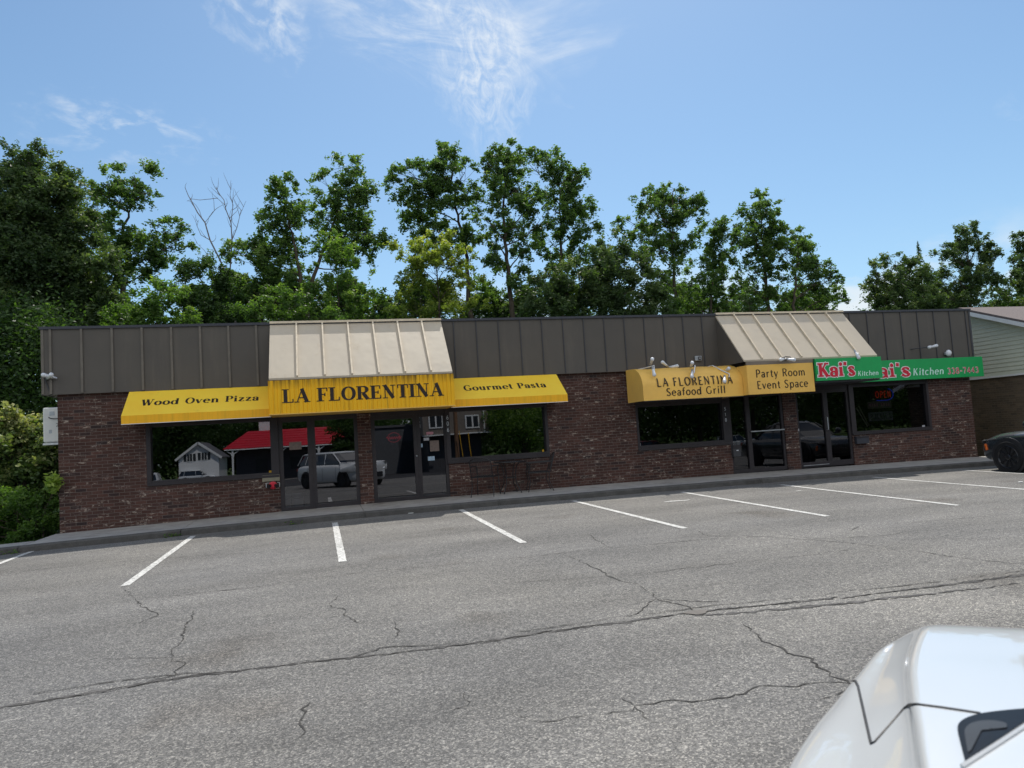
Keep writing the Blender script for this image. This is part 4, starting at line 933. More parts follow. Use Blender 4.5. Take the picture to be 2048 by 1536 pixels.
def wheel(t, x, y, r, w, side, rim='rim', spokes=5, thin=.03):
    mb = MB(); mb.lathe((x, y, r), (0, side, 0), [(r*.62, -w/2), (r*.94, -w/2), (r, -w/2+.03), (r, w/2-.03), (r*.95, w/2), (r*.70, w/2-.005), (r*.68, w/2-.03)], 36); o = mesh('wheel', mb, 'tyre', t, smooth=False)
    mb = MB()
    mb.lathe((x, y, r), (0, side, 0), [(r*.60, w/2-.10), (r*.67, w/2-.03), (r*.71, w/2-.004), (r*.69, w/2+.004), (r*.64, w/2-.02), (r*.60, w/2-.08)], 36)
    mb.lathe((x, y, r), (0, side, 0), [(.06, w/2-.05), (.065, w/2-.005), (.04, w/2+.005)], 14)
    for k in range(spokes*2):
        a = 2*math.pi*(k//2)/spokes+(.11 if k % 2 else -.11)*(1 if spokes < 8 else .6)
        mb.bar((x+.05*math.cos(a), y+side*(w/2-.02), r+.05*math.sin(a)), (x+r*.67*math.cos(a*1.0), y+side*(w/2-.012), r+r*.67*math.sin(a)), thin, .02, up=(0, 1, 0))
    mesh('rim', mb, rim, o)
def cabin(levels):                                # levels: (z, x_rear, x_front, half width)
    mb = MB(); 
    for z, xr_, xf_, hw in levels:
        c = .10; mb.v += [(xf_, hw*.55, z), (xf_-.05, hw*.9, z), (xf_-.18, hw, z), ((xf_+xr_)/2, hw*1.015, z), (xr_+.15, hw*.98, z), (xr_+.03, hw*.88, z), (xr_, hw*.5, z),
                 (xr_, -hw*.5, z), (xr_+.03, -hw*.88, z), (xr_+.15, -hw*.98, z), ((xf_+xr_)/2, -hw*1.015, z), (xf_-.18, -hw, z), (xf_-.05, -hw*.9, z), (xf_, -hw*.55, z)]
    n = 14
    for i in range(len(levels)-1):
        for k in range(n): mb.f.append((i*n+k, i*n+(k+1) % n, (i+1)*n+(k+1) % n, (i+1)*n+k))
    mb.f.append(tuple((len(levels)-1)*n+k for k in range(n))); mb.f.append(tuple(range(n))[::-1]); return mb
def car(name, label, loc, rz, paint, L=4.6, hw=.92, hood=1.0, roof=1.66, wb=2.73, r=.35, sedan=False, rim='rim', spokes=5, group=None, cat='car', zb=.22, skip_mirror=False, lamps=(-1, 1), lampm='lamp_clear'):
    t = thing(name, label, cat, loc, rz, group, world=False)
    f, b = L/2, -L/2; belt = hood+.02
    st = [(b, hw*.72, zb+.18, hood*.72, hood*.80, hw*.5), (b+.06, hw*.90, zb+.08, hood*.86, hood*.93, hw*.66), (b+.35, hw*.98, zb, hood*.93, belt+.02, hw*.8), (b+1.2, hw, zb-.02, hood*.93, belt, hw*.84),
          (0, hw, zb-.02, hood*.93, belt-.02, hw*.84), (f-1.35, hw, zb-.02, hood*.92, hood, hw*.80), (f-.7, hw*.99, zb, hood*.88, hood*.965, hw*.74), (f-.28, hw*.95, zb+.02, hood*.80, hood*.90, hw*.66),
          (f-.06, hw*.80, zb+.06, hood*.68, hood*.77, hw*.5), (f, hw*.62, zb+.14, hood*.55, hood*.62, hw*.42)]
    body = mesh('body', loft(st), paint, t, smooth=True, subs=2)
    xr_ = b+.35; xf_ = f-1.25
    if sedan: lv = [(belt-.06, b+.75, f-1.35, hw*.86), (belt+.15, b+1.0, f-1.75, hw*.80), (roof-.08, b+1.6, f-2.15, hw*.68), (roof, b+1.9, f-2.45, hw*.56)]
    else: lv = [(belt-.06, b+.12, f-1.10, hw*.87), (belt+.10, b+.16, f-1.28, hw*.84), (roof-.12, b+.42, f-1.85, hw*.73), (roof-.09, b+.45, f-1.90, hw*.71)]
    mesh('windows', cabin(lv), 'car_glass', t, smooth=False)
    if sedan: rl = [(roof-.078, b+1.6, f-2.15, hw*.685), (roof-.02, b+1.85, f-2.4, hw*.60), (roof+.005, b+2.2, f-2.8, hw*.4)]
    else: rl = [(roof-.095, b+.30, f-1.88, hw*.73), (roof-.03, b+.30, f-1.95, hw*.69), (roof, b+.7, f-2.3, hw*.5)]
    rf = mesh('roof', cabin(rl), paint, t, smooth=True)
    for s_ in (-1, 1):                             # painted pillars
        for (xa, xb) in (((f-1.18), (f-1.90)), ((f-2.35), (f-2.42)), ((b+.75), (b+.85)), ((b+.14), (b+.42))) if not sedan else ((f-1.5, f-2.25), (f-2.7, f-2.7), (b+1.0, b+1.75)):
            mb = MB(); mb.bar((xa, s_*hw*.868, belt-.03), (xb, s_*hw*.725, roof-.07), .055 if xa != f-2.35 else .05, .03); mesh('pillar', mb, paint if xa != b+.75 else paint, t)
    for x in (f-.92, f-.92-wb):
        for s_ in (-1, 1):
            mb = MB(); mb.lathe((x, s_*(hw-.17), r+.02), (0, s_, 0), [(r*1.17, 0), (r*1.17, .178), (r*1.05, .182)], 28); mesh('wheel_arch', mb, 'trim_black', t)
            wheel(t, x, s_*(hw-.07), r, .22, s_, rim, spokes, .028 if spokes < 8 else .016)
    if not skip_mirror:
        for s_ in (-1, 1):
            mb = MB(); c = (f-1.55, s_*(hw+.10), belt+.10); mb.lathe((c[0]-.05, c[1], c[2]), (1, 0, 0), [(.09, 0), (.105, .03), (.09, .10), (.04, .15)], 12); mb.bar((c[0], s_*(hw-.06), belt+.02), (c[0], c[1], c[2]-.03), .05); mesh('mirror', mb, paint, t, smooth=True)
    gf = f+(.075 if skip_mirror else 0)
    mb = MB(); mb.box(gf-.15, gf+.015, -hw*.5, hw*.5, hood*.38, hood*.58); mesh('grille', mb, 'trim_black', t, bevel=.01)
    for s_ in lamps:
        mb = MB(); mb.tube([(f-.035, s_*hw*.60, hood*.70), (f-.10, s_*hw*.76, hood*.72), (f-.26, s_*hw*.90, hood*.755)], [.03, .045, .02], 8); mesh('headlight', mb, lampm, t, smooth=True)
    for s_ in (-1, 1):
        mb = MB(); mb.box(b-.005, b+.14, s_*hw*.72-.13, s_*hw*.72+.13, hood*.74, hood*.86); mesh('taillight', mb, 'car_red', t, bevel=.015)
    for s_ in (-1, 1):
        for x in (f-1.42, f-2.38, b+1.1):
            mb = MB(); mb.bar((x, s_*(hw*.997+.0), zb+.12), (x, s_*(hw*.995), hood*.86), .006, .006); mesh('door_seam', mb, 'trim_black', t)
    return t, body

# dark car nosed in at the right end (only its front corner is in view)
DL = (16.2, -5.10, gl(16.2, -4.6)); 
t, body = car('parked_car', 'dark grey car with black wheels parked nose-in at the right edge of the lot', DL, R(90), 'car_dark', L=4.75, hw=.93, hood=.98, roof=1.5, wb=2.8, r=.365, sedan=True, rim='rim_dark', spokes=10, lampm='trim_black')
mb = MB(); mb.bar((2.07, .868, .52), (2.11, .855, .66), .035, .055, up=(0, 0, 1)); mesh('side_marker', mb, 'amber', t, bevel=.008)
mb = MB(); mb.tube([(2.30, .62, .72), (2.15, .80, .755), (1.95, .865, .775), (1.80, .88, .79)], .008, 5); mesh('headlight_edge', mb, 'steel', t)

# the white SUV beside the camera: front corner in view, the whole car mirrored in the door glass
h_ang = R(90)-R(35.5)
_c = CC+dirp(1822, 1264)*((.775-CC.z)/dirp(1822, 1264).z); _r = Matrix.Rotation(h_ang, 3, 'Z') @ Vector((2.2, .79, 0))
SUVO = Vector((_c.x-_r.x, _c.y-_r.y, 0)); SUVO.z = gl(SUVO.x, SUVO.y)
suv, sbody = car('white_suv', 'white SUV whose hood corner fills the lower right of the picture', SUVO, h_ang, 'car_white', L=4.6, hw=.955, hood=1.08, roof=1.62, group=None, cat='SUV', skip_mirror=True, lamps=(-1,), rim='rim_dark')
rotm = Matrix.Rotation(h_ang, 4, 'Z'); inv = (Matrix.Translation(SUVO) @ rotm).inverted()
def zpt(px, py, z):
    d = dirp(px, py); return CC+d*((z-CC.z)/d.z)
# control net of the front corner: (column px, py, height)
rows = [
 [(1752, 1312, .715), (1800, 1276, .75), (1832, 1259, .775), (1856, 1251, .793), (1900, 1250, .796), (2052, 1257, .80), (2330, 1272, .80)],
 [(1706, 1363, .69), (1768, 1338, .735), (1808, 1322, .77), (1826, 1314, .800), (1880, 1313, .806), (2052, 1318, .815), (2330, 1334, .82)],
 [(1668, 1408, .66), (1745, 1400, .72), (1806, 1388, .765), (1826, 1382, .801), (1880, 1381, .808), (2052, 1385, .822), (2330, 1410, .825)],
 [(1625, 1460, .635), (1720, 1470, .70), (1812, 1456, .76), (1836, 1448, .799), (1890, 1448, .808), (2052, 1452, .825), (2330, 1490, .83)],
 [(1577, 1540, .60), (1700, 1556, .67), (1822, 1550, .75), (1850, 1544, .792), (1900, 1545, .802), (2052, 1550, .825), (2330, 1600, .83)],
 [(1530, 1660, .56), (1680, 1690, .64), (1842, 1690, .735), (1874, 1684, .78), (1930, 1688, .79), (2060, 1700, .82), (2330, 1760, .83)],
]
def smooth_surf(rows, nu=8, nv=8):
    Pn = []
    for r, xx in zip(rows, [2.27, 2.03, 1.80, 1.60, 1.40, 1.18]):
        h = [inv @ zpt(*c) for c in r]; e = h[0]
        h = [Vector((e.x+.01, e.y-.02, .70)), Vector((e.x+.01, e.y+.012, e.z-.12))]+h
        Pn.append(h+[Vector((xx, 0, h[-1].z+.01))]+[Vector((q.x, -q.y, q.z)) for q in h[::-1]])
    top = Pn[0]; nn_ = len(top)
    def skirt(dx, ky, zz): return [Vector(((2.255+dx-.16*(abs(p.y)/.85)**3) if 1 < i < nn_-2 else p.x+.01, p.y*ky, min(p.z, zz if 1 < i < nn_-2 else p.z))) for i, p in enumerate(top)]
    Pn = [skirt(.03, .93, .42), skirt(.075, .96, .80), skirt(.05, .985, 1.0)]+Pn
    def cr(p0, p1, p2, p3, t): return .5*((2*p1)+(p2-p0)*t+(2*p0-5*p1+4*p2-p3)*t*t+(3*p1-p0-3*p2+p3)*t**3)
    def interp(seq, n):
        out = []
        for i in range(len(seq)-1):
            p0 = seq[max(i-1, 0)]; p3 = seq[min(i+2, len(seq)-1)]
            for k in range(n): out.append(cr(p0, seq[i], seq[i+1], p3, k/n))
        out.append(seq[-1]); return out
    A_ = [interp(r, nu) for r in Pn]; cols = list(zip(*A_)); B_ = [interp(list(c), nv) for c in cols]
    n1, n2 = len(B_), len(B_[0]); mb = MB(); mb.v = [tuple(p) for c in B_ for p in c]
    mb.f = [(i*n2+j, i*n2+j+1, (i+1)*n2+j+1, (i+1)*n2+j) for i in range(n1-1) for j in range(n2-1)]
    return mb
cmb = smooth_surf(rows)
corner = mesh('fender', cmb, 'car_white', suv, smooth=True); tag(corner, 'glossy white hood and fender corner')
bv = BVHTree.FromPolygons([Vector(v) for v in cmb.v], cmb.f)
co = inv @ CC
def on_skin(px, py, off=.002):
    d = (inv.to_3x3() @ dirp(px, py)).normalized(); h = bv.ray_cast(co, d)
    if h[0] is None: return None
    n = h[1] if h[1].dot(d) < 0 else -h[1]; return h[0]+n*off
def dens(pts, st=8):
    out = []
    for (a, b), (c, d) in zip(pts[:-1], pts[1:]):
        n = max(1, int(math.hypot(c-a, d-b)/st)); out += [(a+(c-a)*k/n, b+(d-b)*k/n) for k in range(n)]
    return out+[pts[-1]]
def rnd(pts, q=.25):                              # corner-cutting
    for _ in range(3):
        o_ = [pts[0]]
        for a, b in zip(pts[:-1], pts[1:]): o_ += [(a[0]*(1-q)+b[0]*q, a[1]*(1-q)+b[1]*q), (a[0]*q+b[0]*(1-q), a[1]*q+b[1]*(1-q))]
        pts = o_+[pts[-1]]
    return pts
seamp = [(1703, 1363), (1711, 1362), (1716, 1372), (1740, 1478), (1743, 1488), (1750, 1484), (1808, 1418), (1818, 1410), (1834, 1409), (1880, 1415), (1960, 1427)]
mb = MB(); pp = [p for p in (on_skin(x, y, -.0005) for x, y in dens(seamp, 4)) if p is not None]; mb.tube(pp, .0036, 6); mesh('panel_gap', mb, 'trim_black', suv)
def skin_poly(pts, off, name, mat):
    P3 = [on_skin(x, y, off) for x, y in pts]; P3 = [p for p in P3 if p is not None]
    c = sum(P3, Vector())/len(P3); cx = sum(p[0] for p in pts)/len(pts); cy_ = sum(p[1] for p in pts)/len(pts)
    vs = []; K = 6
    for k in range(1, K+1):
        for x, y in pts:
            q = on_skin(cx+(x-cx)*k/K, cy_+(y-cy_)*k/K, off); vs.append(q if q is not None else c)
    cc = on_skin(cx, cy_, off); n = len(pts); vs.append(cc if cc is not None else c); fs = []
    for k in range(K-1):
        for i in range(n): fs.append((k*n+i, k*n+(i+1) % n, (k+1)*n+(i+1) % n, (k+1)*n+i))
    for i in range(n): fs.append((len(vs)-1, i, (i+1) % n))
    m2 = MB(); m2.add(vs, fs); return mesh(name, m2, mat, suv, smooth=False)
recess_out = rnd([(1932, 1528), (1922, 1490), (1915, 1462), (1918, 1448), (1935, 1437), (1962, 1429), (2010, 1423), (2060, 1419), (2110, 1416), (2110, 1417)])+[(2048, 1447), (1990, 1487), (1940, 1522)]
M['recess_black'] = plain('recess_black', (.003, .004, .007), .35, .15)
hl = skin_poly(recess_out, .003, 'headlight', 'recess_black')  # dark hood recess of unidentified kind, only shaped and named like a headlight
skin_poly(rnd([(1938, 1510), (1932, 1480), (1930, 1462), (1945, 1449), (1980, 1444), (2015, 1450), (2015, 1460)])+[(1995, 1452), (1960, 1457), (1944, 1468), (1942, 1490), (1944, 1506)], .0045, 'recess_band', plain('smoke_grey', (.03, .036, .045), .5, .2))
mb = MB(); pp = [p for p in (on_skin(x, y, .002) for x, y in dens([(1925, 1536), (1990, 1494), (2052, 1453), (2110, 1412)], 4)) if p is not None]; mb.tube(pp, .004, 6); mesh('recess_trim', mb, 'car_white', suv)

# ------------------------------------------------------------------ neighbouring house on the right
nb = thing('neighbour_building', 'pale sided low building with brown lower wall at the right edge', 'building', (21, 4, 0))
NX = 20.3
y0n, y1n = -4.3, 7.7
M['siding'] = plain('siding', (.60, .61, .48), .6, var=.05)
zsd = 2.26
def roofz(y): return 4.46-.36*abs(y-1.7)
mb = MB()
ky = -3.0
k = 0; z = zsd
while z < 4.4:                                      # lapped boards on the gable wall
    z2 = z+.125
    ya = max(y0n, 1.7-(4.46-z2)/.36+.12); yb = min(y1n, 1.7+(4.46-z2)/.36-.12)
    if yb > ya: mb.add([(NX-.02, ya, z), (NX-.02, yb, z), (NX, yb, z2), (NX, ya, z2), (NX, ya, z), (NX, yb, z)], [(0, 3, 2, 1), (0, 1, 5, 4)])
    z = z2
mb.add([(NX+.002, y0n, zsd), (NX+.002, y1n, zsd), (NX+.002, y1n, roofz(y1n)), (NX+.002, 1.7, 4.46), (NX+.002, y0n, roofz(y0n))], [(0, 4, 3, 2, 1)])
mesh('siding', mb, 'siding', nb)
mb = MB(); mb.box(NX+.03, NX+9, y0n, y1n, -.4, zsd-.002); mesh('wall', mb, 'brick_tan', nb)
mb = MB(); mb.box(NX-.03, NX+.03, y0n, y1n, zsd-.05, zsd); mesh('trim', mb, 'white_paint', nb)
mb = MB()
for a, b in ((1.7, y0n-.3), (1.7, y1n+.3)):
    za, zb2 = 4.46+.02, 4.46-.36*abs(b-1.7)+.02
    v = [(NX-.32, a, za), (NX-.32, b, zb2), (NX+9, b, zb2), (NX+9, a, za)]
    mb.add(v+[(x, y, z+.07) for x, y, z in v], [(0, 1, 2, 3), (7, 6, 5, 4), (0, 4, 5, 1), (1, 5, 6, 2), (2, 6, 7, 3)])
mesh('roof', mb, plain('shingle', (.16, .13, .12), .9, var=.3, scale=30), nb)
mb = MB()
for a, b in ((1.7, y0n-.3), (1.7, y1n+.3)):
    za, zb2 = 4.46, 4.46-.36*abs(b-1.7)
    mb.add([(NX-.325, a, za-.11), (NX-.325, b, zb2-.11), (NX-.325, b, zb2+.02), (NX-.325, a, za+.02), (NX, a, za-.02), (NX, b, zb2-.02)], [(0, 3, 2, 1), (0, 1, 5, 4)])
mesh('bargeboard', mb, 'white_paint', nb)

# ------------------------------------------------------------------ vegetation
def leaves_mesh(C, S, shade, name, mat, parent, wr=.45, droop=.0):
    """C centres (n,3), S lengths; builds folded leaf quads"""
    n = len(C)
    d = rng.normal(size=(n, 3)); d[:, 2] = d[:, 2]*.55-droop; d /= np.linalg.norm(d, axis=1)[:, None]
    q = rng.normal(size=(n, 3)); q[:, 2] *= .5
    s_ = np.cross(d, q); s_ /= np.linalg.norm(s_, axis=1)[:, None]
    nn = np.cross(d, s_)
    L = S[:, None]; Wd = (S*wr)[:, None]
    a = C-d*L/2; b = C+d*L/2; c = C+s_*Wd/2+nn*Wd*.15; e = C-s_*Wd/2+nn*Wd*.15
    V = np.stack([a, c, b, e], 1).reshape(-1, 3)
    o0 = np.array(ORG[parent]); V = V-o0
    me = bpy.data.meshes.new(name); me.vertices.add(4*n); me.vertices.foreach_set('co', V.astype(np.float32).ravel())
    me.loops.add(4*n); me.loops.foreach_set('vertex_index', np.arange(4*n, dtype=np.int32))
    me.polygons.add(n); me.polygons.foreach_set('loop_start', np.arange(0, 4*n, 4, dtype=np.int32)); me.polygons.foreach_set('loop_total', np.full(n, 4, dtype=np.int32))
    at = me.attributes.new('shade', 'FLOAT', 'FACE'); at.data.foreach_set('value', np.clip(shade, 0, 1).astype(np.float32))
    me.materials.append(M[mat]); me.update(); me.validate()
    o = bpy.data.objects.new(name, me); COL.objects.link(o); o.parent = parent; ORG[o] = ORG[parent]; return o
DK = 4.3
PXM = lambda y: f_px/((y-CC.y)*1.02)
def crown(blobs, y, dens_, leaf, clump=.26, depth=.9, bias=.0, sub=None, spread=.30):
    """blobs: (px, py, rx, ry) as seen in the photograph, built at depth plane y"""
    Cs, Ss, Hs, cl = [], [], [], []
    ex = []
    if len(blobs) > 5:
        mx = sum(b[0] for b in blobs)/len(blobs)
        for b in blobs:
            if rng.random() < .75: ex.append((mx+(b[0]-mx)*rng.uniform(.3, .7), b[1]+rng.uniform(6, 34), b[2]*rng.uniform(.55, .9), b[3]*rng.uniform(.55, .9), (b[4] if len(b) > 4 else 0)-.06))
    for bl in list(blobs)+ex:
        px, py, rx, ry = bl[:4]; tone = bl[4] if len(bl) > 4 else 0
        yy = y+rng.uniform(-.8, .8); c = np.array(W(px, py, yy)); k = PXM(yy); ax = np.array([rx/k, max(rx, ry)/k*depth, ry/k])*1.13
        nsub = int(max(6, 3.6*(rx*ry/(28*28))+5)) if sub is None else sub
        for _ in range(nsub):
            v = rng.normal(size=3); v /= np.linalg.norm(v); r_ = rng.uniform(.45, 1.0)**.6
            sc_ = c+v*ax*r_*.86; cr_ = clump*1.22*rng.uniform(.7, 1.4)*min(1.3, max(.6, (ax[0]+ax[2])/2.2))
            n = int(dens_*DK*rng.uniform(.6, 1.3)*(cr_/.26)**2*(.12/leaf)**1.4)
            ns = max(4, n//17); m_ = 17                                # leafy sprays growing out of the clump
            dr = rng.normal(size=(ns, 3))*np.array([1, 1, .75])+v*.8+np.array([0, 0, .25]); dr /= np.linalg.norm(dr, axis=1)[:, None]
            ln = cr_*rng.uniform(.7, 2.1, ns); st_ = sc_+rng.normal(size=(ns, 3))*cr_*.28
            t_ = rng.random((ns, m_))
            p = st_[:, None, :]+dr[:, None, :]*(ln[:, None]*t_)[:, :, None]
            p[:, :, 2] -= (ln[:, None]*t_**2)*rng.uniform(.1, .6, (ns, 1))
            p = (p+rng.normal(size=p.shape)*.045).reshape(-1, 3); n = len(p)
            Cs.append(p); Ss.append(leaf*rng.uniform(.6, 1.35, n))
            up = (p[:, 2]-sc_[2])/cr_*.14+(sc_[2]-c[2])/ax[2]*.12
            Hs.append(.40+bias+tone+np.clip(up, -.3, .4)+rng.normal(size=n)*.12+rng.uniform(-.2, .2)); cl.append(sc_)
    return np.concatenate(Cs), np.concatenate(Ss), np.concatenate(Hs), cl
def limb(mb, a, b, ra, rb, bend=.12, seg=7, n=7):
    a, b = Vector(a), Vector(b); L = (b-a).length; o1 = Vector(rng.normal(size=3))*L*bend
    pts = []; rs = []
    for k in range(seg+1):
        t_ = k/seg; p = a.lerp(b, t_)+o1*math.sin(math.pi*t_)*.5+Vector(rng.normal(size=3))*L*.010*(1 if 0 < k < seg else 0)
        pts.append(p); rs.append(ra+(rb-ra)*t_)
    mb.tube(pts, rs, n, False); return pts
def tree(label, y, trunk, blobs, mat, dens_=46, leaf=.13, name='tree', group='trees behind the shops', bias=0, clump=.26, tr=.16, depth=.9, nb_=10, cat='tree', bark='bark', wr=.45):
    """trunk: list of photo points from the roofline upwards"""
    top = [W(px, py, y) for px, py in trunk]; base = Vector((top[0].x+rng.uniform(-.2, .2), y, -.1))
    t = thing(name, label, cat, base, 0, group)
    C_, S_, H_, cl = crown(blobs, y, dens_, leaf, clump, depth, bias)
    mb = MB(); pts = [base]+top; n = len(pts)
    dn = []
    for i in range(n-1):
        for k in range(5): dn.append(pts[i].lerp(pts[i+1], k/5)+Vector((rng.normal()*.03, rng.normal()*.04, 0)))
    dn.append(pts[-1]); tr *= .8; mb.tube(dn, [tr*(1-.82*i/(len(dn)-1)) for i in range(len(dn))], 9)
    trk = mesh('trunk', mb, bark, t, smooth=True)
    mb = MB(); ups = dn[int(len(dn)*.3):]
    for bl in blobs:
        c = W(bl[0], bl[1], y+rng.uniform(-.5, .5)); lowr = [u for u in ups if u.z < c.z-.1] or [ups[0]]
        s0 = min(lowr, key=lambda u: (u-c).length+abs(u.z-(c.z-1.2))*.6)
        pth = limb(mb, s0, c, tr*.22, tr*.07, .18)
        near_ = sorted(cl, key=lambda q: (Vector(q)-c).length)[:nb_]
        for q in near_:
            s1 = pth[random.randint(2, len(pth)-1)]; limb(mb, s1, Vector(q), tr*.07, tr*.025, .2, 4, 4)
    mesh('branches', mb, bark, t, smooth=True)
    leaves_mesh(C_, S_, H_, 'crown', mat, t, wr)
    return t
LO = dict(mat='leaf_locust', dens_=50, leaf=.14, wr=.45)
tree('huge dense dark tree filling the left edge', 13, [(95, 700), (92, 600), (80, 470), (75, 380)],
     [(20, 330, 42, 38), (60, 315, 26, 24), (85, 370, 50, 45), (20, 420, 60, 60), (110, 420, 60, 50), (60, 480, 70, 60), (150, 470, 50, 50), (10, 540, 60, 60), (100, 560, 80, 60), (180, 540, 50, 50, .05), (40, 630, 60, 50), (140, 630, 80, 50), (210, 600, 40, 50), (-30, 480, 60, 120), (-30, 640, 60, 60)],
     'leaf_maple', 70, .13, clump=.25, tr=.28, bias=.0)
tree('tall airy locust tree right of the huge dark tree', 16, [(250, 660), (243, 570), (240, 500), (250, 450), (262, 410)],
     [(215, 370, 32, 28), (268, 350, 34, 26), (300, 385, 26, 24), (235, 405, 30, 22), (200, 440, 30, 26), (160, 370, 28, 22), (185, 410, 26, 24), (215, 480, 32, 28), (235, 520, 26, 22), (345, 455, 32, 22), (365, 485, 22, 18), (330, 500, 32, 24), (300, 535, 34, 22), (290, 490, 22, 22), (190, 520, 32, 30)], tr=.20, **LO)
tree('low light olive tree standing above the left fascia', 10.5, [(318, 680), (312, 640), (310, 600)],
     [(310, 585, 42, 26, .1), (350, 605, 34, 26, .05), (265, 620, 40, 26, .08), (320, 640, 60, 28, .06), (240, 645, 32, 20, .05), (375, 640, 26, 24)], 'leaf_bright', 52, .12, clump=.24, tr=.09, bias=-.12)
tree('dark round tree below the bare branches', 13.5, [(415, 690), (412, 620), (405, 570)],
     [(395, 545, 34, 26), (430, 565, 34, 30), (375, 580, 24, 26), (440, 610, 36, 32), (400, 620, 36, 34), (470, 635, 26, 26)], 'leaf_dark', 74, .12, clump=.28, tr=.12, bias=.02)
tree('locust tree with a narrow top left of the twin crowns', 15, [(600, 680), (603, 600), (600, 540), (585, 480), (572, 420)],
     [(570, 362, 22, 22), (568, 400, 34, 28), (560, 440, 42, 30), (600, 430, 30, 26), (540, 480, 42, 28), (590, 490, 40, 28), (530, 525, 34, 22), (575, 545, 40, 26), (525, 560, 30, 22), (490, 575, 20, 18), (470, 500, 26, 18, .25), (505, 497, 20, 16, .2)], tr=.17, **LO)
tree('tall locust tree with a rounded top left of the sky gap', 15.5, [(620, 680), (612, 600), (640, 520), (668, 450), (680, 390)],
     [(685, 335, 34, 28), (655, 370, 32, 24), (715, 365, 30, 22), (738, 378, 18, 12), (680, 400, 42, 28), (650, 430, 34, 26), (705, 435, 38, 26), (735, 455, 24, 22), (700, 480, 38, 26), (745, 485, 24, 16), (722, 520, 28, 24), (650, 470, 30, 26), (765, 478, 12, 8)], tr=.18, **LO)
tree('small yellow-green tree in front of the rounded locust', 11.5, [(680, 690), (678, 600), (672, 540)],
     [(665, 480, 30, 20, .12), (690, 500, 30, 20, .06), (640, 500, 24, 18, .05), (660, 535, 36, 24), (715, 560, 36, 26, .08), (735, 590, 30, 24), (640, 580, 36, 28), (690, 610, 40, 26), (750, 622, 36, 24, -.1)], 'leaf_bright', 56, .115, clump=.22, tr=.08, bias=-.02)
tree('low bright green bushy tree above the first cream canopy', 9.8, [(560, 690), (560, 650), (555, 620)],
     [(540, 600, 36, 28, .02), (510, 625, 34, 24), (580, 615, 40, 28), (620, 635, 40, 22), (545, 640, 50, 22), (660, 640, 40, 18), (600, 590, 28, 20, -.1)], 'leaf_bright', 60, .11, clump=.22, tr=.07, bias=-.14)
tree('broad yellow tree in the middle above the fascia', 12, [(880, 680), (878, 600), (872, 520)],
     [(872, 480, 30, 20, .05), (850, 505, 34, 24), (905, 500, 26, 22), (935, 520, 24, 22, .02), (830, 500, 30, 16, .05), (795, 505, 24, 16, .1), (870, 545, 50, 34, -.06), (940, 560, 32, 28), (810, 545, 34, 28, .02), (900, 590, 50, 30), (840, 600, 46, 30, -.12), (960, 605, 26, 26), (880, 625, 60, 20, -.06), (800, 610, 34, 28, -.2)], 'leaf_yellow', 60, .115, clump=.21, tr=.11, bias=.0)
tree('wide locust tree leaning left behind the yellow tree', 16.5, [(950, 680), (935, 580), (932, 500), (915, 430), (900, 370)],
     [(880, 298, 12, 10), (905, 315, 32, 22), (930, 345, 30, 26), (895, 355, 38, 28), (860, 335, 26, 20), (822, 345, 30, 22), (800, 375, 28, 22), (840, 385, 34, 26), (885, 400, 44, 28), (935, 395, 34, 30), (815, 415, 30, 22), (830, 450, 34, 24), (870, 455, 36, 24), (920, 450, 36, 28), (850, 482, 26, 18), (945, 480, 26, 26), (790, 345, 14, 12)], tr=.20, **LO)
tree('tallest locust tree with a dark twisted trunk in the middle', 15, [(1025, 690), (1024, 610), (1016, 540), (1008, 480), (1006, 420), (1010, 360)],
     [(1000, 300, 28, 20), (1028, 308, 22, 26), (975, 325, 22, 20), (1005, 340, 40, 26), (985, 375, 34, 26), (1040, 375, 34, 28), (1010, 410, 40, 26), (1065, 405, 32, 24, -.06), (1080, 440, 28, 24, -.06), (975, 435, 30, 24), (1040, 450, 32, 22), (970, 480, 26, 22), (1055, 500, 30, 22), (1040, 540, 22, 14), (990, 520, 20, 16)], tr=.20, **LO)
tree('loose locust tree right of the tallest one', 17, [(1130, 690), (1125, 600), (1122, 520), (1122, 440), (1118, 370)],
     [(1072, 300, 14, 14), (1100, 310, 26, 20), (1060, 330, 22, 20), (1120, 345, 34, 26), (1150, 340, 22, 18), (1162, 350, 14, 10), (1090, 370, 28, 24), (1145, 380, 28, 26), (1110, 415, 34, 28), (1160, 420, 28, 22), (1178, 410, 14, 12), (1135, 460, 40, 28), (1180, 455, 20, 20), (1100, 480, 34, 26), (1165, 500, 32, 26), (1120, 530, 38, 24)], tr=.18, **LO)
tree('broad dark maple low behind the middle of the roof', 12.5, [(1200, 690), (1200, 620), (1205, 560)],
     [(1225, 490, 36, 22), (1200, 520, 42, 30), (1260, 520, 40, 30), (1150, 550, 40, 32), (1100, 560, 34, 30), (1220, 570, 56, 36), (1290, 570, 42, 36), (1160, 600, 56, 34), (1090, 610, 40, 28), (1260, 610, 56, 30), (1320, 610, 30, 28, .06), (1060, 625, 34, 22)], 'leaf_maple', 76, .135, clump=.28, tr=.16, bias=.0)
tree('open-topped locust tree right of the dark maple', 15.5, [(1350, 690), (1350, 610), (1348, 540), (1345, 470), (1346, 420)],
     [(1348, 378, 26, 20), (1385, 392, 26, 16), (1405, 405, 16, 8), (1310, 385, 26, 20), (1290, 400, 24, 18), (1345, 415, 36, 22), (1300, 425, 34, 22), (1255, 440, 26, 16), (1385, 430, 24, 18), (1330, 460, 38, 24), (1280, 465, 34, 22), (1310, 500, 38, 26), (1370, 480, 26, 20), (1345, 530, 34, 26), (1320, 560, 34, 26), (1385, 560, 26, 24), (1340, 600, 36, 24)], tr=.17, **LO)
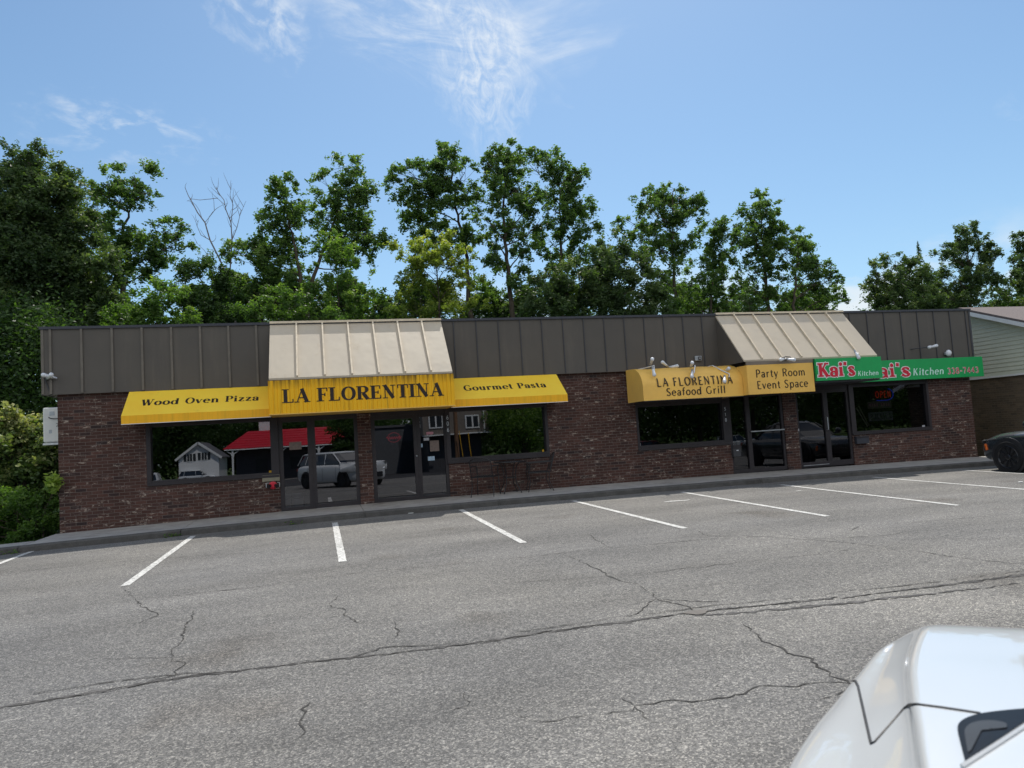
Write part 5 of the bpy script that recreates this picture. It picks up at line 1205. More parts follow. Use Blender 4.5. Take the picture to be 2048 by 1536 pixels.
tree('slender locust tree between two larger ones on the right', 16, [(1425, 690), (1422, 600), (1428, 520), (1430, 470)],
     [(1436, 438, 24, 18), (1460, 462, 20, 18), (1410, 465, 26, 20), (1440, 490, 36, 24), (1400, 510, 28, 24), (1450, 525, 30, 22), (1415, 550, 34, 24), (1450, 570, 28, 20), (1390, 600, 28, 22), (1470, 600, 22, 18)], tr=.12, **LO)
tree('tall pointed locust tree above the second cream canopy', 15, [(1545, 690), (1535, 600), (1528, 520), (1525, 460), (1522, 420)],
     [(1522, 392, 14, 16), (1535, 415, 28, 22), (1500, 425, 26, 22), (1550, 440, 26, 22), (1525, 455, 38, 26), (1485, 465, 28, 24), (1560, 475, 28, 22), (1510, 495, 42, 26), (1550, 520, 36, 26), (1500, 540, 34, 24), (1530, 575, 34, 26), (1490, 580, 24, 20)], tr=.16, **LO)
tree('wide locust tree sloping down to the right at the sky gap', 14, [(1590, 690), (1588, 610), (1592, 550), (1595, 510)],
     [(1585, 468, 34, 20), (1610, 478, 14, 10), (1560, 500, 36, 24), (1610, 510, 38, 26), (1640, 530, 30, 24), (1590, 545, 40, 26), (1650, 565, 34, 26), (1675, 550, 18, 14), (1680, 585, 18, 18), (1610, 590, 44, 28), (1560, 590, 32, 24), (1655, 610, 34, 22)], tr=.15, **LO)
tree('low dark bush behind the second cream canopy', 12, [(1500, 690), (1500, 650), (1500, 630)], [(1490, 600, 30, 20), (1520, 615, 34, 20), (1460, 620, 30, 16)], 'leaf_dark', 60, .11, clump=.22, tr=.07)
tree('rounded dark tree nearest to the neighbouring building', 14, [(1800, 690), (1800, 620), (1800, 580)],
     [(1790, 520, 36, 20), (1755, 545, 32, 26), (1820, 545, 44, 32), (1780, 580, 50, 32), (1845, 560, 34, 34), (1740, 590, 24, 26, .1), (1850, 600, 44, 26), (1800, 610, 60, 20, .08)], 'leaf_maple', 76, .125, clump=.25, tr=.15, bias=.02)
tree('larger tree with a domed crown at the right', 16, [(1945, 690), (1942, 600), (1940, 540)],
     [(1942, 458, 30, 20), (1915, 475, 30, 20), (1970, 480, 30, 22), (1895, 505, 30, 24), (1940, 510, 44, 28), (1990, 520, 26, 26), (1910, 550, 42, 30), (1965, 560, 40, 30), (1925, 595, 50, 28, .05), (1880, 590, 34, 28, .05), (1990, 590, 30, 22)], 'leaf_maple', 76, .13, clump=.26, tr=.18, bias=.03)
tree('leafy tree cut by the right edge of the picture', 15, [(2070, 690), (2070, 600), (2065, 540)],
     [(2045, 475, 26, 22), (2080, 470, 30, 24), (2050, 515, 34, 26), (2100, 520, 40, 40), (2030, 550, 26, 20), (2070, 580, 40, 30), (2040, 610, 30, 18)], 'leaf_maple', 70, .13, clump=.26, tr=.15, bias=.02)
MID = [(160, 590, 'leaf_maple'), (245, 610, 'leaf_dark'), (455, 585, 'leaf_locust'), (520, 590, 'leaf_maple'), (590, 575, 'leaf_locust'), (655, 590, 'leaf_dark'), (720, 585, 'leaf_locust'), (785, 600, 'leaf_maple'), (850, 590, 'leaf_dark'), (985, 590, 'leaf_locust'), (1050, 580, 'leaf_maple'), (1130, 580, 'leaf_locust'), (1370, 600, 'leaf_locust'), (1480, 595, 'leaf_maple'), (1625, 600, 'leaf_locust'), (1430, 615, 'leaf_maple'), (1560, 615, 'leaf_locust'), (1880, 590, 'leaf_maple'), (1765, 610, 'leaf_dark'), (1835, 605, 'leaf_maple'), (2015, 590, 'leaf_dark')]
WH = ['behind the huge left tree', 'under the airy locust at the left', 'beside the bare tree', 'left of the twin crowns', 'under the twin crowns', 'behind the small yellow-green tree', 'under the rounded locust', 'left of the broad yellow tree', 'behind the broad yellow tree', 'left of the tallest trunk', 'right of the tallest trunk', 'at the left of the broad dark maple', 'under the open-topped locust', 'right of the slender locust', 'at the sky gap on the right', 'between the slender and open-topped trees', 'under the wide sloping locust', 'between the two right trees', 'at the left of the right-hand group', 'under the spruce tip', 'between the domed tree and the right edge']
for (px, py, mt), wh in zip(MID, WH):
    tree('middling leafy tree '+wh, 18.5, [(px, 690), (px+4, py+60), (px, py+20)], [(px+rng.uniform(-34, 34), py+rng.uniform(-22, 60), rng.uniform(24, 38), rng.uniform(18, 26)) for _ in range(9)], mt, 56, .135, clump=.25, tr=.09, bias=-.04)
# pointed spruce tip
y = 17; tp = W(1835, 482, y); base = Vector((tp.x, y, -.1)); t = thing('spruce_tree', 'thin pointed spruce top between the two right trees', 'tree', base, 0)
mb = MB(); mb.tube([base, tp], [.12, .01], 8); mesh('trunk', mb, 'bark', t)
n = 2600; hh = rng.random(n)**.7*(tp.z-3.5); rr = hh*.22*rng.uniform(.2, 1, n); aa = rng.uniform(0, 6.28, n)
leaves_mesh(np.stack([tp.x+rr*np.cos(aa), y+rr*np.sin(aa), tp.z-hh-.15*rr], 1), rng.uniform(.08, .2, n), .35+.2*rng.normal(size=n), 'crown', 'leaf_dark', t)
# bare dead tree
y = 14.5; base = Vector((W(466, 640, y).x, y, -.1)); t = thing('dead_tree', 'bare leafless grey tree with forked branches against the sky', 'tree', base, 0)
mb = MB(); Q = lambda *p: [W(a, b, y) for a, b in p]
mb.tube([base]+Q((468, 640), (462, 590), (458, 560)), [.12, .09, .06, .045], 8); mesh('trunk', mb, 'deadwood', t, smooth=True)
mb = MB()
def twig(p, ra, rb, sub=0):
    ra *= .62; rb *= .6; pts = Q(*p); mb.tube(pts, [ra+(rb-ra)*i/(len(pts)-1) for i in range(len(pts))], 6, False)
    for i in range(1, len(pts)):
        for _ in range(sub):
            s0 = pts[i-1].lerp(pts[i], rng.random()); d = (pts[i]-pts[i-1]).normalized(); e = s0+(d*.5+Vector((rng.normal()*.5, rng.normal()*.4, .4+rng.random()*.5)))*rng.uniform(.25, .7)
            limb(mb, s0, e, .014, .004, .2, 4, 4)
twig([(458, 560), (440, 520), (420, 480), (410, 445), (395, 425), (383, 402), (377, 392), (370, 375)], .06, .018, 1)
twig([(420, 480), (410, 508), (395, 470), (392, 445)][:1]+[(402, 470), (394, 452), (397, 440)], .025, .01, 1)
twig([(410, 445), (422, 430), (430, 420)], .02, .008, 1)
twig([(458, 560), (462, 520), (464, 480), (462, 445), (452, 420), (448, 400), (436, 385), (432, 373)], .05, .014, 2)
twig([(464, 480), (474, 455), (480, 430), (492, 402)], .03, .010, 2)
twig([(462, 445), (466, 410), (460, 390), (464, 366)], .03, .008, 2)
twig([(436, 396), (420, 398), (400, 400), (385, 398), (374, 402)], .02, .012, 0)
twig([(448, 575), (425, 525), (408, 500), (392, 485)], .025, .008, 1)
mesh('branches', mb, 'deadwood', t, smooth=True)
# dark wooded bank behind everything, too dense to count
Cc = []; 
for px in range(-260, 2300, 26):
    py = 655+rng.uniform(-22, 14); 
    if 1690 < px < 1715: continue
    for _ in range(3):
        c = np.array(W(px+rng.uniform(-14, 14), py+rng.uniform(0, 40), 18+rng.uniform(-2, 3))); Cc.append(rng.normal(size=(150, 3))*.42+c)
for px in list(range(-200, 130, 15)):
    for py in range(640, 850, 17):
        c = np.array(W(px, py, 10+rng.uniform(-1, 1.5))); Cc.append(rng.normal(size=(150, 3))*.40+c)
Cc = np.concatenate(Cc); o = bpy.data.objects.new('d', None); ORG[o] = Vector((0, 0, 0))
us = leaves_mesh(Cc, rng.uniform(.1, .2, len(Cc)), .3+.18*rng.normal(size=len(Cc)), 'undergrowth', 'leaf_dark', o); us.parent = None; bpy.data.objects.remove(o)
tag(us, 'dark tangled undergrowth behind the shops', 'undergrowth', kind='stuff')
# sunlit overgrown bushes at the left end
def bush(label, y, blobs, mat, leaf, dens_, clump, bias=0, group='bushes at the left end of the building', name='bush', wr=.6, depth=.7):
    bx = W(blobs[0][0], 1060, y); t = thing(name, label, 'bush', (bx.x, y, -.15), 0, group)
    C_, S_, H_, cl = crown(blobs, y, dens_, leaf, clump, depth, bias); keep = ~((C_[:, 0] > -5.27) & (C_[:, 1] > -.08))
    C_, S_, H_ = C_[keep], S_[keep], H_[keep]
    mb = MB()
    for q in cl[::2]: 
        if q[0] < -5.35: limb(mb, (bx.x+rng.uniform(-.3, .3), y+rng.uniform(-.1, .2), -.15), Vector(q), .022, .006, .1, 5, 5)
    mesh('stems', mb, 'bark', t); leaves_mesh(C_, S_, H_, 'foliage', mat, t, wr); return t
bush('tall sunlit vine-covered bush beside the air conditioner', 2.8, [(60, 850, 45, 20, .25), (15, 860, 40, 26, .25), (95, 870, 30, 24, .2), (50, 890, 55, 30, .12), (100, 915, 30, 30, .1), (10, 920, 40, 36, .08), (60, 940, 55, 32, .06), (-40, 880, 50, 50, .15), (-40, 960, 50, 50), (105, 960, 24, 30), (20, 980, 50, 36, -.05), (80, 990, 40, 30, -.05)], 'leaf_hedge', .10, 120, .19, .05)  # sunlight put into the leaf tones, paler at the top than below
bush('dark low shrub against the brick corner', 1.1, [(70, 1000, 36, 26, .1), (95, 1025, 26, 26), (50, 1030, 40, 26), (20, 1050, 40, 24), (80, 1055, 34, 18), (-20, 1030, 40, 40), (5, 1010, 30, 24), (60, 1068, 40, 12)], 'leaf_bright', .06, 170, .14, -.30)
bush('small plant with long pale leaves at the wall edge', .4, [(109, 962, 8, 10, .3), (106, 973, 7, 6, .2)], 'leaf_bright', .13, 14, .06, .2, wr=.35)
for px, py in ((350, 1069), (60, 1094), (45, 1092), (590, 1040), (1985, 925)):
    a = gpt(px, py); a = (a[0], -1.99); n = 26 if px == 350 else 16
    t = thing('weed', {350: 'small green weed growing at the kerb under the pizza awning', 60: 'tuft of weeds at the far left end of the kerb', 45: 'little weed left of the tuft at the kerb end', 590: 'tiny weed at the kerb near the glass door', 1985: 'tiny weed at the kerb beside the dark car'}[px], 'weed', (a[0], a[1], gl(*a)))
    c = rng.normal(size=(n, 3))*np.array([.09, .03, .025])+np.array([a[0], a[1], gl(*a)+.035])
    leaves_mesh(c, rng.uniform(.04, .08, n), rng.random(n)*.6, 'foliage', 'leaf_bright', t)
mb = MB(); q = [gpt(0, 1098), gpt(40, 1093), gpt(45, 1096), gpt(0, 1104)]
# litter on the lot
for i, (px, py) in enumerate(((822, 1027), (2040, 965))):
    a = gpt(px, py); mb = MB(); mb.prism([(a[0]-.06, a[1]-.02), (a[0]+.02, a[1]-.05), (a[0]+.07, a[1]), (a[0]+.01, a[1]+.04)], gl(*a)+.006, gl(*a)+.016)
    tag(mesh('litter', mb, 'white_paint', org=(a[0], a[1], gl(*a)), bevel=.003), ('scrap of white paper lying by the kerb near the glass door', 'scrap of white paper on the asphalt at the right edge')[i], 'litter')

# ------------------------------------------------------------------ the far side of the lot, seen mirrored in the glass
def Mr(px, py, D):                                   # point whose mirror image lies at this place in the photograph
    p = W(px, py, D); return Vector((p.x, -D, p.z+.0124*D))     # the panes lean back a little
M['roof_red'] = streak_mat('roof_red', (.62, .015, .03), (.40, .01, .02), .5, .2, 6., .3, .35)
M['post_white'] = plain('post_white', (.75, .75, .72), .5)
M['taupe'] = plain('taupe', (.20, .17, .14), .7)
M['grey_wall'] = plain('grey_wall', (.10, .104, .112), .7)
M['dark_wall'] = plain('dark_wall', (.06, .06, .065), .7)
M['win_dark'] = plain('win_dark', (.03, .035, .04), .2)
M['pole'] = plain('pole_wood', (.20, .11, .06), .9, var=.3)
D = 52
zD = gl(-2, -D)
t = thing('restaurant', 'building with red metal porch roof and white bracketed posts mirrored in the pizza window', 'building', (-1.5, -D-3, -.6))
zE = 2.34; zR = 3.95; xL, xR_ = -8.3, 3.6
mb = MB(); n = 7
for k in range(n):                                   # stepped red panels
    z_a = zE+(zR-zE)*k/n; z_b = zE+(zR-zE)*(k+1)/n; y_a = -D+.0-(3.5*k/n); y_b = -D-(3.5*(k+1)/n); s0, s1 = 1.9*k/n, 1.9*(k+1)/n
    mb.add([(xL+s0, y_a, z_a+.03), (xR_-s0, y_a, z_a+.03), (xR_-s1, y_b, z_b), (xL+s1, y_b, z_b)], [(0, 3, 2, 1)]); mb.add([(xL+s0, y_a, z_a-.03), (xR_-s0, y_a, z_a-.03), (xR_-s0, y_a, z_a+.03), (xL+s0, y_a, z_a+.03)], [(0, 1, 2, 3)])
mb.add([(xL+1.9, -D-3.5, zR), (xR_-1.9, -D-3.5, zR), (xR_, -D-7, zE), (xL, -D-7, zE)], [(0, 1, 2, 3)]); mb.add([(xL, -D, zE), (xL+1.9, -D-3.5, zR), (xL, -D-7, zE)], [(0, 1, 2)]); mb.add([(xR_, -D, zE), (xR_-1.9, -D-3.5, zR), (xR_, -D-7, zE)], [(0, 2, 1)])
mesh('roof', mb, 'roof_red', t)
mb = MB(); mb.box(xL+.1, xR_-.1, -D-.1, -D+.02, zE-.14, zE-.04); mesh('eave', mb, 'post_white', t)
mb = MB(); mb.box(xL+.9, xR_-.4, -D-6.5, -D-1.6, -1.5, zE-.1); mesh('wall', mb, 'dark_wall', t)
for x in (-7.5, -3.4, -.1, 3.2):
    mb = MB(); mb.box(x-.08, x+.08, -D-.2, -D-.05, -1.5, zE-.14)
    for s_ in (-1, 1): mb.tube([(x+s_*.05, -D-.12, zE-.75), (x+s_*.12, -D-.12, zE-.45), (x+s_*.5, -D-.12, zE-.2)], .05, 5)
    mesh('post', mb, 'post_white', t)
mb = MB(); mb.box(-5.6, -4.6, -D-6.2, -D-5.2, 3.0, 5.0); mb.box(-5.7, -4.5, -D-6.3, -D-5.1, 5.0, 5.1); mesh('chimney', mb, 'post_white', t)
for x in (-5.2, -2.2, 1.2):
    mb = MB(); mb.box(x-.5, x+.5, -D-1.61, -D-1.55, .2, 1.3); mesh('window', mb, 'win_dark', t)
D = 88
def gable_house(label, xc, D, w, zb_, ze, zp, depth, wall, roofm, wins, group=None):
    t = thing('house', label, 'house', (xc, -D, zb_), 0, group)
    mb = MB(); x0, x1 = xc-w/2, xc+w/2
    mb.add([(x0, -D, zb_), (x1, -D, zb_), (x1, -D, ze), (xc, -D, zp), (x0, -D, ze), (x0, -D-depth, zb_), (x1, -D-depth, zb_), (x1, -D-depth, ze), (x0, -D-depth, ze)], [(4, 3, 2, 1, 0), (0, 5, 8, 4), (1, 2, 7, 6)]); mesh('wall', mb, wall, t)
    mb = MB(); e = .4; k = (zp-ze)/(w/2)
    for s_ in (-1, 1):
        v = [(xc, -D+.35, zp+.06), (xc+s_*(w/2+e), -D+.35, ze-k*e+.06), (xc+s_*(w/2+e), -D-depth-.3, ze-k*e+.06), (xc, -D-depth-.3, zp+.06)]
        mb.add(v+[(a, b, c+.12) for a, b, c in v], [(0, 1, 2, 3), (7, 6, 5, 4), (1, 5, 6, 2)])
    mesh('roof', mb, roofm, t)
    mb = MB()
    for s_ in (-1, 1): mb.bar((xc, -D+.37, zp+.05), (xc+s_*(w/2+e), -D+.37, ze-k*e+.05), .08, .3)
    mesh('bargeboard', mb, 'post_white', t)
    for x, z, ww, hh_ in wins:
        mb = MB(); mb.box(x-ww/2-.08, x+ww/2+.08, -D+.01, -D+.05, z-hh_/2-.08, z+hh_/2+.08); wn = mesh('window', mb, 'post_white', t)
        mb = MB(); mb.box(x-ww/2, x-.03, -D+.05, -D+.06, z-hh_/2, z+hh_/2); mb.box(x+.03, x+ww/2, -D+.05, -D+.06, z-hh_/2, z+hh_/2); mesh('pane', mb, 'win_dark', wn)
        for s_ in (-1, 1): mb = MB(); mb.box(x+s_*(ww/2+.28)-.16, x+s_*(ww/2+.28)+.16, -D+.01, -D+.04, z-hh_/2, z+hh_/2); mesh('shutter', mb, 'win_dark', wn)
    return t
a, b, c = Mr(357, 918, D), Mr(437, 911, D), Mr(396, 886, D)
gable_house('white gabled house with dark shuttered windows mirrored in the pizza window', (a.x+b.x)/2, D, b.x-a.x, -1.4, (a.z+b.z)/2, c.z, 9, 'white_paint', 'roofing', [(Mr(380, 914, D).x, Mr(380, 915, D).z, .6, 1.0), (Mr(408, 912, D).x, Mr(408, 912, D).z, .6, 1.0)])
# grey garage block mirrored in the main door, and taupe two-storey building in the pasta window
a, b = Mr(740, 862, 40), Mr(812, 938, 40)
t = thing('garage_building', 'low grey flat building mirrored in the main glass door', 'building', ((a.x+b.x)/2, -42, -.5))
mb = MB(); mb.box(a.x-1, b.x+1.2, -47, -40, -1.4, 3.05); mesh('wall', mb, 'grey_wall', t)
mb = MB(); mb.box(a.x-1.1, b.x+1.3, -47.1, -39.9, 3.05, 3.2); mesh('roof', mb, 'roofing', t)
mb = MB(); mb.box(Mr(752, 0, 40).x, Mr(794, 0, 40).x, -40, -39.95, -.5, 1.95); mesh('garage_door', mb, 'dark_wall', t)
D = 34; a = Mr(845, 830, D); b = Mr(978, 830, D)
t = thing('taupe_house', 'taupe two-storey building with white paired windows mirrored in the pasta window', 'building', ((a.x+b.x)/2, -D-3, -.5))
zt2 = Mr(940, 822, D).z+.35; zm2 = Mr(940, 865, D).z
mb = MB(); mb.box(a.x, b.x, -D-6, -D, zm2, zt2+.6); mesh('wall', mb, 'taupe', t)
mb = MB(); mb.box(a.x+.4, b.x-.5, -D-6, -D-.8, -1.4, zm2-.01); mesh('lower_wall', mb, 'dark_wall', t)
mb = MB(); mb.box(a.x-.2, b.x+.2, -D-6.2, -D+.25, zt2+.6, zt2+.75); mb.box(a.x-.05, b.x+.1, -D-.0, -D+.12, zm2-.08, zm2); mesh('roof', mb, 'post_white', t)
for px in (872, 945):
    x = Mr(px, 840, D).x; z = Mr(px, 843, D).z
    mb = MB(); mb.box(x-.52, x+.52, -D+.01, -D+.06, z-.48, z+.48); wn = mesh('window', mb, 'post_white', t)
    mb = MB(); mb.box(x-.42, x-.06, -D+.06, -D+.07, z-.38, z+.38); mb.box(x+.06, x+.42, -D+.06, -D+.07, z-.38, z+.38); mesh('pane', mb, 'win_dark', wn)
mb = MB(); x = Mr(969, 840, D).x; mb.box(x-.05, x+.05, -D+.02, -D+.1, zm2, zt2+.6); mesh('corner_board', mb, 'post_white', t)
D = 30; a = Mr(915, 900, D)
t = thing('utility_pole', 'brown wooden utility pole mirrored in the pasta window', 'utility pole', (a.x, -D, -.5))
mb = MB(); mb.tube([(a.x, -D, -1.2), (a.x, -D, 9.)], [.15, .11], 12); mesh('pole', mb, 'pole', t)
mb = MB(); mb.bar((a.x-1.1, -D, 8.3), (a.x+1.1, -D, 8.3), .1); mesh('crossarm', mb, 'pole', t)
for px0, py0, px1, py1 in ((919, 862, 927, 915), (937, 866, 944, 914)):
    p, q = Mr(px0, py0, D-.5), Mr(px1, py1, D-.5); mb = MB(); mb.tube([p, q, ], .03, 6); mesh('guy_guard', mb, 'paper_y', t)
# vehicles across the lot
def far_car(label, px0, px1, pyb, D, paint, kind, rz=0):
    a, b = Mr(px0, pyb, D), Mr(px1, pyb, D); z = gl((a.x+b.x)/2, -D)
    if kind == 'pickup': 
        t = thing('pickup_truck', label, 'pickup truck', ((a.x+b.x)/2, -D, z), rz, world=False); L = 5.6
        st = [(-L/2, .85, .45, .98, 1.0, .8), (-L/2+.1, .95, .40, 1.05, 1.08, .88), (0, .96, .38, 1.05, 1.08, .88), (L/2-1.5, .96, .38, 1.05, 1.12, .85), (L/2-.2, .93, .42, 1., 1.08, .8), (L/2, .82, .45, .85, .95, .7)]
        mesh('body', loft(st), paint, t, smooth=False)
        mesh('cab', cabin([(1.05, -.9, 1.35, .86), (1.75, -.75, .65, .72), (1.85, -.6, .45, .6)]), paint, t)
        mesh('windows', cabin([(1.12, -.80, 1.30, .875), (1.66, -.68, .74, .775)]), 'car_glass', t)
        for x in (-1.75, 1.75):
            for s_ in (-1, 1): wheel(t, x, s_*.86, .39, .24, s_)
        for s_ in (-1, 1):
            mb = MB(); mb.box(L/2-.02, L/2+.03, s_*.7-.12, s_*.7+.12, .75, .9); mesh('headlight', mb, 'lamp_clear', t)
        return t
    return car('parked_car', label, ((a.x+b.x)/2, -D, z), rz, paint)[0]
far_car('white pickup truck mirrored at the left of the pizza window', 247, 351, 962, 62, 'car_white', 'pickup', R(180))
far_car('white van-like car with roof bars mirrored in the pizza window', 350, 440, 958, 88, 'car_white', 'car', 0)
far_car('small white car mirrored in the party room sidelight', 1455, 1490, 890, 60, 'car_white', 'car', R(20))
far_car('red car mirrored in the grill window', 1280, 1330, 890, 62, 'car_red', 'car', 0)
# tree line on that side
def far_tree(label, x, y, h, r_, mat='leaf_dark', n=26000, lf=.34):
    t = thing('tree', label, 'tree', (x, y, -1), 0, 'trees across the lot')
    mb = MB(); mb.tube([(x, y, -1), (x+.2, y, h*.5), (x, y, h*.8)], [.3, .2, .08], 8); mesh('trunk', mb, 'bark', t)
    C_ = []
    for _ in range(46):
        v = rng.normal(size=3); v /= np.linalg.norm(v); c = np.array([x, y, h*.58])+v*np.array([r_, r_, h*.40])*rng.uniform(.3, 1)**.6
        C_.append(rng.normal(size=(n//46, 3))*np.array([1, 1, .7])*r_*.20+c)
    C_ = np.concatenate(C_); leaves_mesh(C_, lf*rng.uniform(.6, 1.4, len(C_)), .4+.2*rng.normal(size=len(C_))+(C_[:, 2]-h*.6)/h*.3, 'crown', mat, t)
Cw = np.stack([rng.uniform(-120, 150, 90000), rng.uniform(-122, -115, 90000), rng.gamma(3., 1.9, 90000)-1.5], 1); Cw[:, 2] = np.minimum(Cw[:, 2], 9+2*np.sin(Cw[:, 0]*.21)+1.5*np.sin(Cw[:, 0]*.53))
o = bpy.data.objects.new('d', None); ORG[o] = Vector((0, 0, 0)); us = leaves_mesh(Cw, rng.uniform(.4, .9, 90000), .3+.2*rng.normal(size=90000), 'woodland', 'leaf_dark', o, wr=.8); us.parent = None; bpy.data.objects.remove(o)
tag(us, 'distant dark wood on the far side of the road', 'woodland', kind='stuff')
tl = [(-46, -95, 11, 6), (-36, -98, 13, 6.5), (-26, -92, 12, 6), (-19, -96, 14, 6.5), (-11, -98, 14, 7), (-2, -100, 9, 6), (8, -96, 8, 5), (16, -60, 10, 5), (24, -58, 12, 6), (33, -62, 13, 7), (43, -60, 12, 6), (54, -66, 13, 7), (66, -62, 12, 7), (80, -66, 13, 8), (96, -70, 13, 8)]
for i, (x, y, h, r_) in enumerate(tl):
    if x < 9: y -= 8
    far_tree('tall dark tree on the far side of the lot seen mirrored, number %d from the left'.replace('number %d', ['first', 'second', 'third', 'fourth', 'fifth', 'sixth', 'seventh', 'eighth', 'ninth', 'tenth', 'eleventh', 'twelfth', 'thirteenth', 'fourteenth', 'fifteenth'][i]), x, y, h, r_)
far_tree('dense pointed evergreen mirrored above the SUV in the door glass', 1.75, -38, 4.9, 1.05, n=8000, lf=.18)
far_tree('leafy bush mirrored at the right of the pasta window', 14.0, -33, 4.6, 2.2, 'leaf_bright', 8000, .2)

# ------------------------------------------------------------------ light
sun_dir = Vector((.24, .57, 1)).normalized()
sd = bpy.data.lights.new('sun', 'SUN'); so = bpy.data.objects.new('sun', sd); COL.objects.link(so)
sd.energy = 4.4; sd.angle = R(.6); sd.color = (1, .955, .88); so.rotation_euler = sun_dir.to_track_quat('Z', 'Y').to_euler(); so.location = (0, 0, 30)
w = bpy.data.worlds.new('World'); sc.world = w; w.use_nodes = True
nt = w.node_tree; nt.nodes.clear()
class WN(NT):
    def __init__(s): s.t = nt; s.out = nt.nodes.new('ShaderNodeOutputWorld')
N = WN()
sky = N.n('TexSky', sky_type='NISHITA', sun_disc=False); sky.sun_elevation = math.asin(sun_dir.z); sky.sun_rotation = math.atan2(sun_dir.x, sun_dir.y)
sky.air_density = 1.0; sky.dust_density = .6; sky.ozone_density = 2.2
hsv = N.n('HueSaturation'); hsv.inputs['Saturation'].default_value = 1.0; hsv.inputs['Value'].default_value = .90; N.l(mixc(N, 1., sky.outputs[0], (.83, .965, .98), 'MULTIPLY'), hsv.inputs['Color'])
tc = N.n('TexCoord'); dv = tc.outputs['Generated']
def vdot(v):
    d = N.n('VectorMath', operation='DOT_PRODUCT'); N.l(dv, d.inputs[0]); d.inputs[1].default_value = v; return d.outputs['Value']
def math_(op, a, b=None, cl=False):
    x = N.n('Math', operation=op, use_clamp=cl)
    for i, v in enumerate((a, b)):
        if v is None: continue
        if isinstance(v, (int, float)): x.inputs[i].default_value = v
        else: N.l(v, x.inputs[i])
    return x.outputs[0]
def patch(px, py, rx, ry, ang, stretch, scale, seed, lo, hi, rough=.62, dist=1.2, power=1.):
    c = dirp(px, py).normalized(); a = (RR-c*RR.dot(c)).normalized(); b = c.cross(a)*-1; b = a.cross(c)*-1
    b = (UU-c*UU.dot(c)-a*UU.dot(a)).normalized()
    ca, sa = math.cos(R(ang)), math.sin(R(ang)); a2 = a*ca+b*sa; b2 = b*ca-a*sa
    dc = math_('MAXIMUM', vdot(c), .05)
    u = math_('DIVIDE', vdot(a2), dc); v = math_('DIVIDE', vdot(b2), dc)
    k = f_px; ru, rv = rx/k, ry/k
    cmb_ = N.n('CombineXYZ'); N.l(math_('DIVIDE', u, ru), cmb_.inputs[0]); N.l(math_('DIVIDE', v, rv), cmb_.inputs[1])
    wob = N.n('TexNoise', Scale=2.2, Detail=4., Roughness=.6); wv = N.n('VectorMath', operation='ADD'); N.l(cmb_.outputs[0], wv.inputs[0]); wv.inputs[1].default_value = (seed, seed*2, 0); N.l(wv.outputs[0], wob.inputs['Vector'])
    ln = N.n('VectorMath', operation='LENGTH'); N.l(cmb_.outputs[0], ln.inputs[0])
    rad = math_('ADD', ln.outputs['Value'], math_('MULTIPLY', math_('SUBTRACT', wob.outputs[0], .5), 1.1))
    mask = math_('SUBTRACT', 1.0, math_('MULTIPLY', rad, .95), True)
    cv = N.n('CombineXYZ'); N.l(math_('MULTIPLY', u, scale/stretch), cv.inputs[0]); N.l(math_('MULTIPLY', v, scale), cv.inputs[1]); cv.inputs[2].default_value = seed
    nz = N.n('TexNoise', Scale=1., Detail=9., Roughness=rough, Distortion=dist); N.l(cv.outputs[0], nz.inputs['Vector'])
    s_ = N.n('MapRange', interpolation_type='SMOOTHSTEP'); N.l(nz.outputs[0], s_.inputs['Value']); s_.inputs['From Min'].default_value = lo; s_.inputs['From Max'].default_value = hi
    return math_('MULTIPLY', math_('POWER', mask, power), s_.outputs[0])
P_ = [
 patch(860, 50, 270, 110, -18, 3.2, 24, 3.1, .38, .78, .68, .9, .8),
 patch(960, 130, 95, 170, 14, .5, 24, 7.7, .34, .74, .68, 1.2, .8),
 patch(1100, 70, 130, 80, 15, 3.0, 18, 5.5, .35, .85, .6, .8, .9),
 patch(540, 45, 110, 70, -35, 1.2, 30, 9.2, .42, .70, .6, .4, .9),
 patch(255, 262, 165, 60, -10, 2.0, 46, 13.1, .45, .76, .6, .3, .9),
 patch(2045, 200, 40, 26, 30, 1.5, 20, 15.4, .45, .95, .6, .5, 1.),
]
tot = P_[0]
for p in P_[1:]: tot = math_('ADD', tot, p)
tot = math_('MULTIPLY', math_('MINIMUM', tot, 1.0), .78)
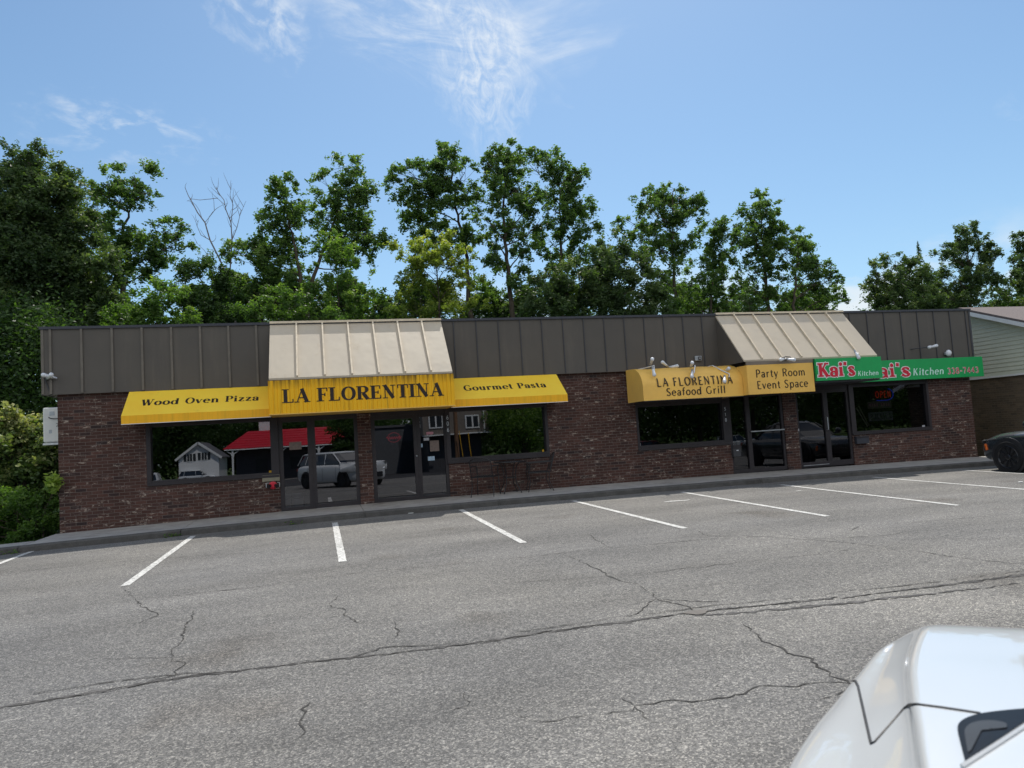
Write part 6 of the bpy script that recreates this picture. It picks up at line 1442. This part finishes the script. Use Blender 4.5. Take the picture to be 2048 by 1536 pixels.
# low cumulus near the horizon
sx_ = N.n('SeparateXYZ'); N.l(dv, sx_.inputs[0])
hb = N.n('MapRange', interpolation_type='SMOOTHSTEP'); N.l(sx_.outputs[2], hb.inputs['Value']); hb.inputs['From Min'].default_value = .235; hb.inputs['From Max'].default_value = .12
cn = N.n('TexNoise', Scale=7., Detail=7., Roughness=.55); N.l(vmul(N, dv, (1, 1, 2.2)), cn.inputs['Vector'])
cs = N.n('MapRange', interpolation_type='SMOOTHSTEP'); N.l(cn.outputs[0], cs.inputs['Value']); cs.inputs['From Min'].default_value = .46; cs.inputs['From Max'].default_value = .60
low = math_('MULTIPLY', hb.outputs[0], cs.outputs[0])
hz = N.n('MapRange', interpolation_type='SMOOTHSTEP'); N.l(sx_.outputs[2], hz.inputs['Value']); hz.inputs['From Min'].default_value = .60; hz.inputs['From Max'].default_value = .0; hz.inputs['To Max'].default_value = .22
veil = mixc(N, hz.outputs[0], hsv.outputs[0], (2.3, 3.7, 5.2))
c1_ = mixc(N, tot, veil, (6.0, 6.3, 6.55)); c2_ = mixc(N, math_('MULTIPLY', low, .85), c1_, (5.7, 6.0, 6.2))
bk = N.n('MapRange', interpolation_type='SMOOTHSTEP'); N.l(sx_.outputs[1], bk.inputs['Value']); bk.inputs['From Min'].default_value = -.05; bk.inputs['From Max'].default_value = -.35  # bright clouds behind the camera, out of view, added to fill the facade
cb2 = N.n('TexNoise', Scale=3.2, Detail=7., Roughness=.55); N.l(dv, cb2.inputs['Vector'])
cs2 = N.n('MapRange', interpolation_type='SMOOTHSTEP'); N.l(cb2.outputs[0], cs2.inputs['Value']); cs2.inputs['From Min'].default_value = .40; cs2.inputs['From Max'].default_value = .52
up2 = N.n('MapRange', interpolation_type='SMOOTHSTEP'); N.l(sx_.outputs[2], up2.inputs['Value']); up2.inputs['From Min'].default_value = .16; up2.inputs['From Max'].default_value = .32
c2_ = mixc(N, math_('MULTIPLY', math_('MULTIPLY', bk.outputs[0], cs2.outputs[0]), up2.outputs[0]), c2_, (9.0, 8.9, 8.8))
bg = N.n('Background'); bg.inputs[1].default_value = .15; N.l(c2_, bg.inputs[0]); N.l(bg.outputs[0], N.out.inputs[0])

sc.view_settings.view_transform = 'Standard'; sc.view_settings.look = 'None'; sc.view_settings.exposure = 0; sc.view_settings.gamma = 1
sc.render.engine = 'CYCLES'
sc.cycles.max_bounces = 8; sc.cycles.transparent_max_bounces = 12; sc.cycles.use_denoising = True
for kk in ('sample_clamp_indirect',): setattr(sc.cycles, kk, 6)
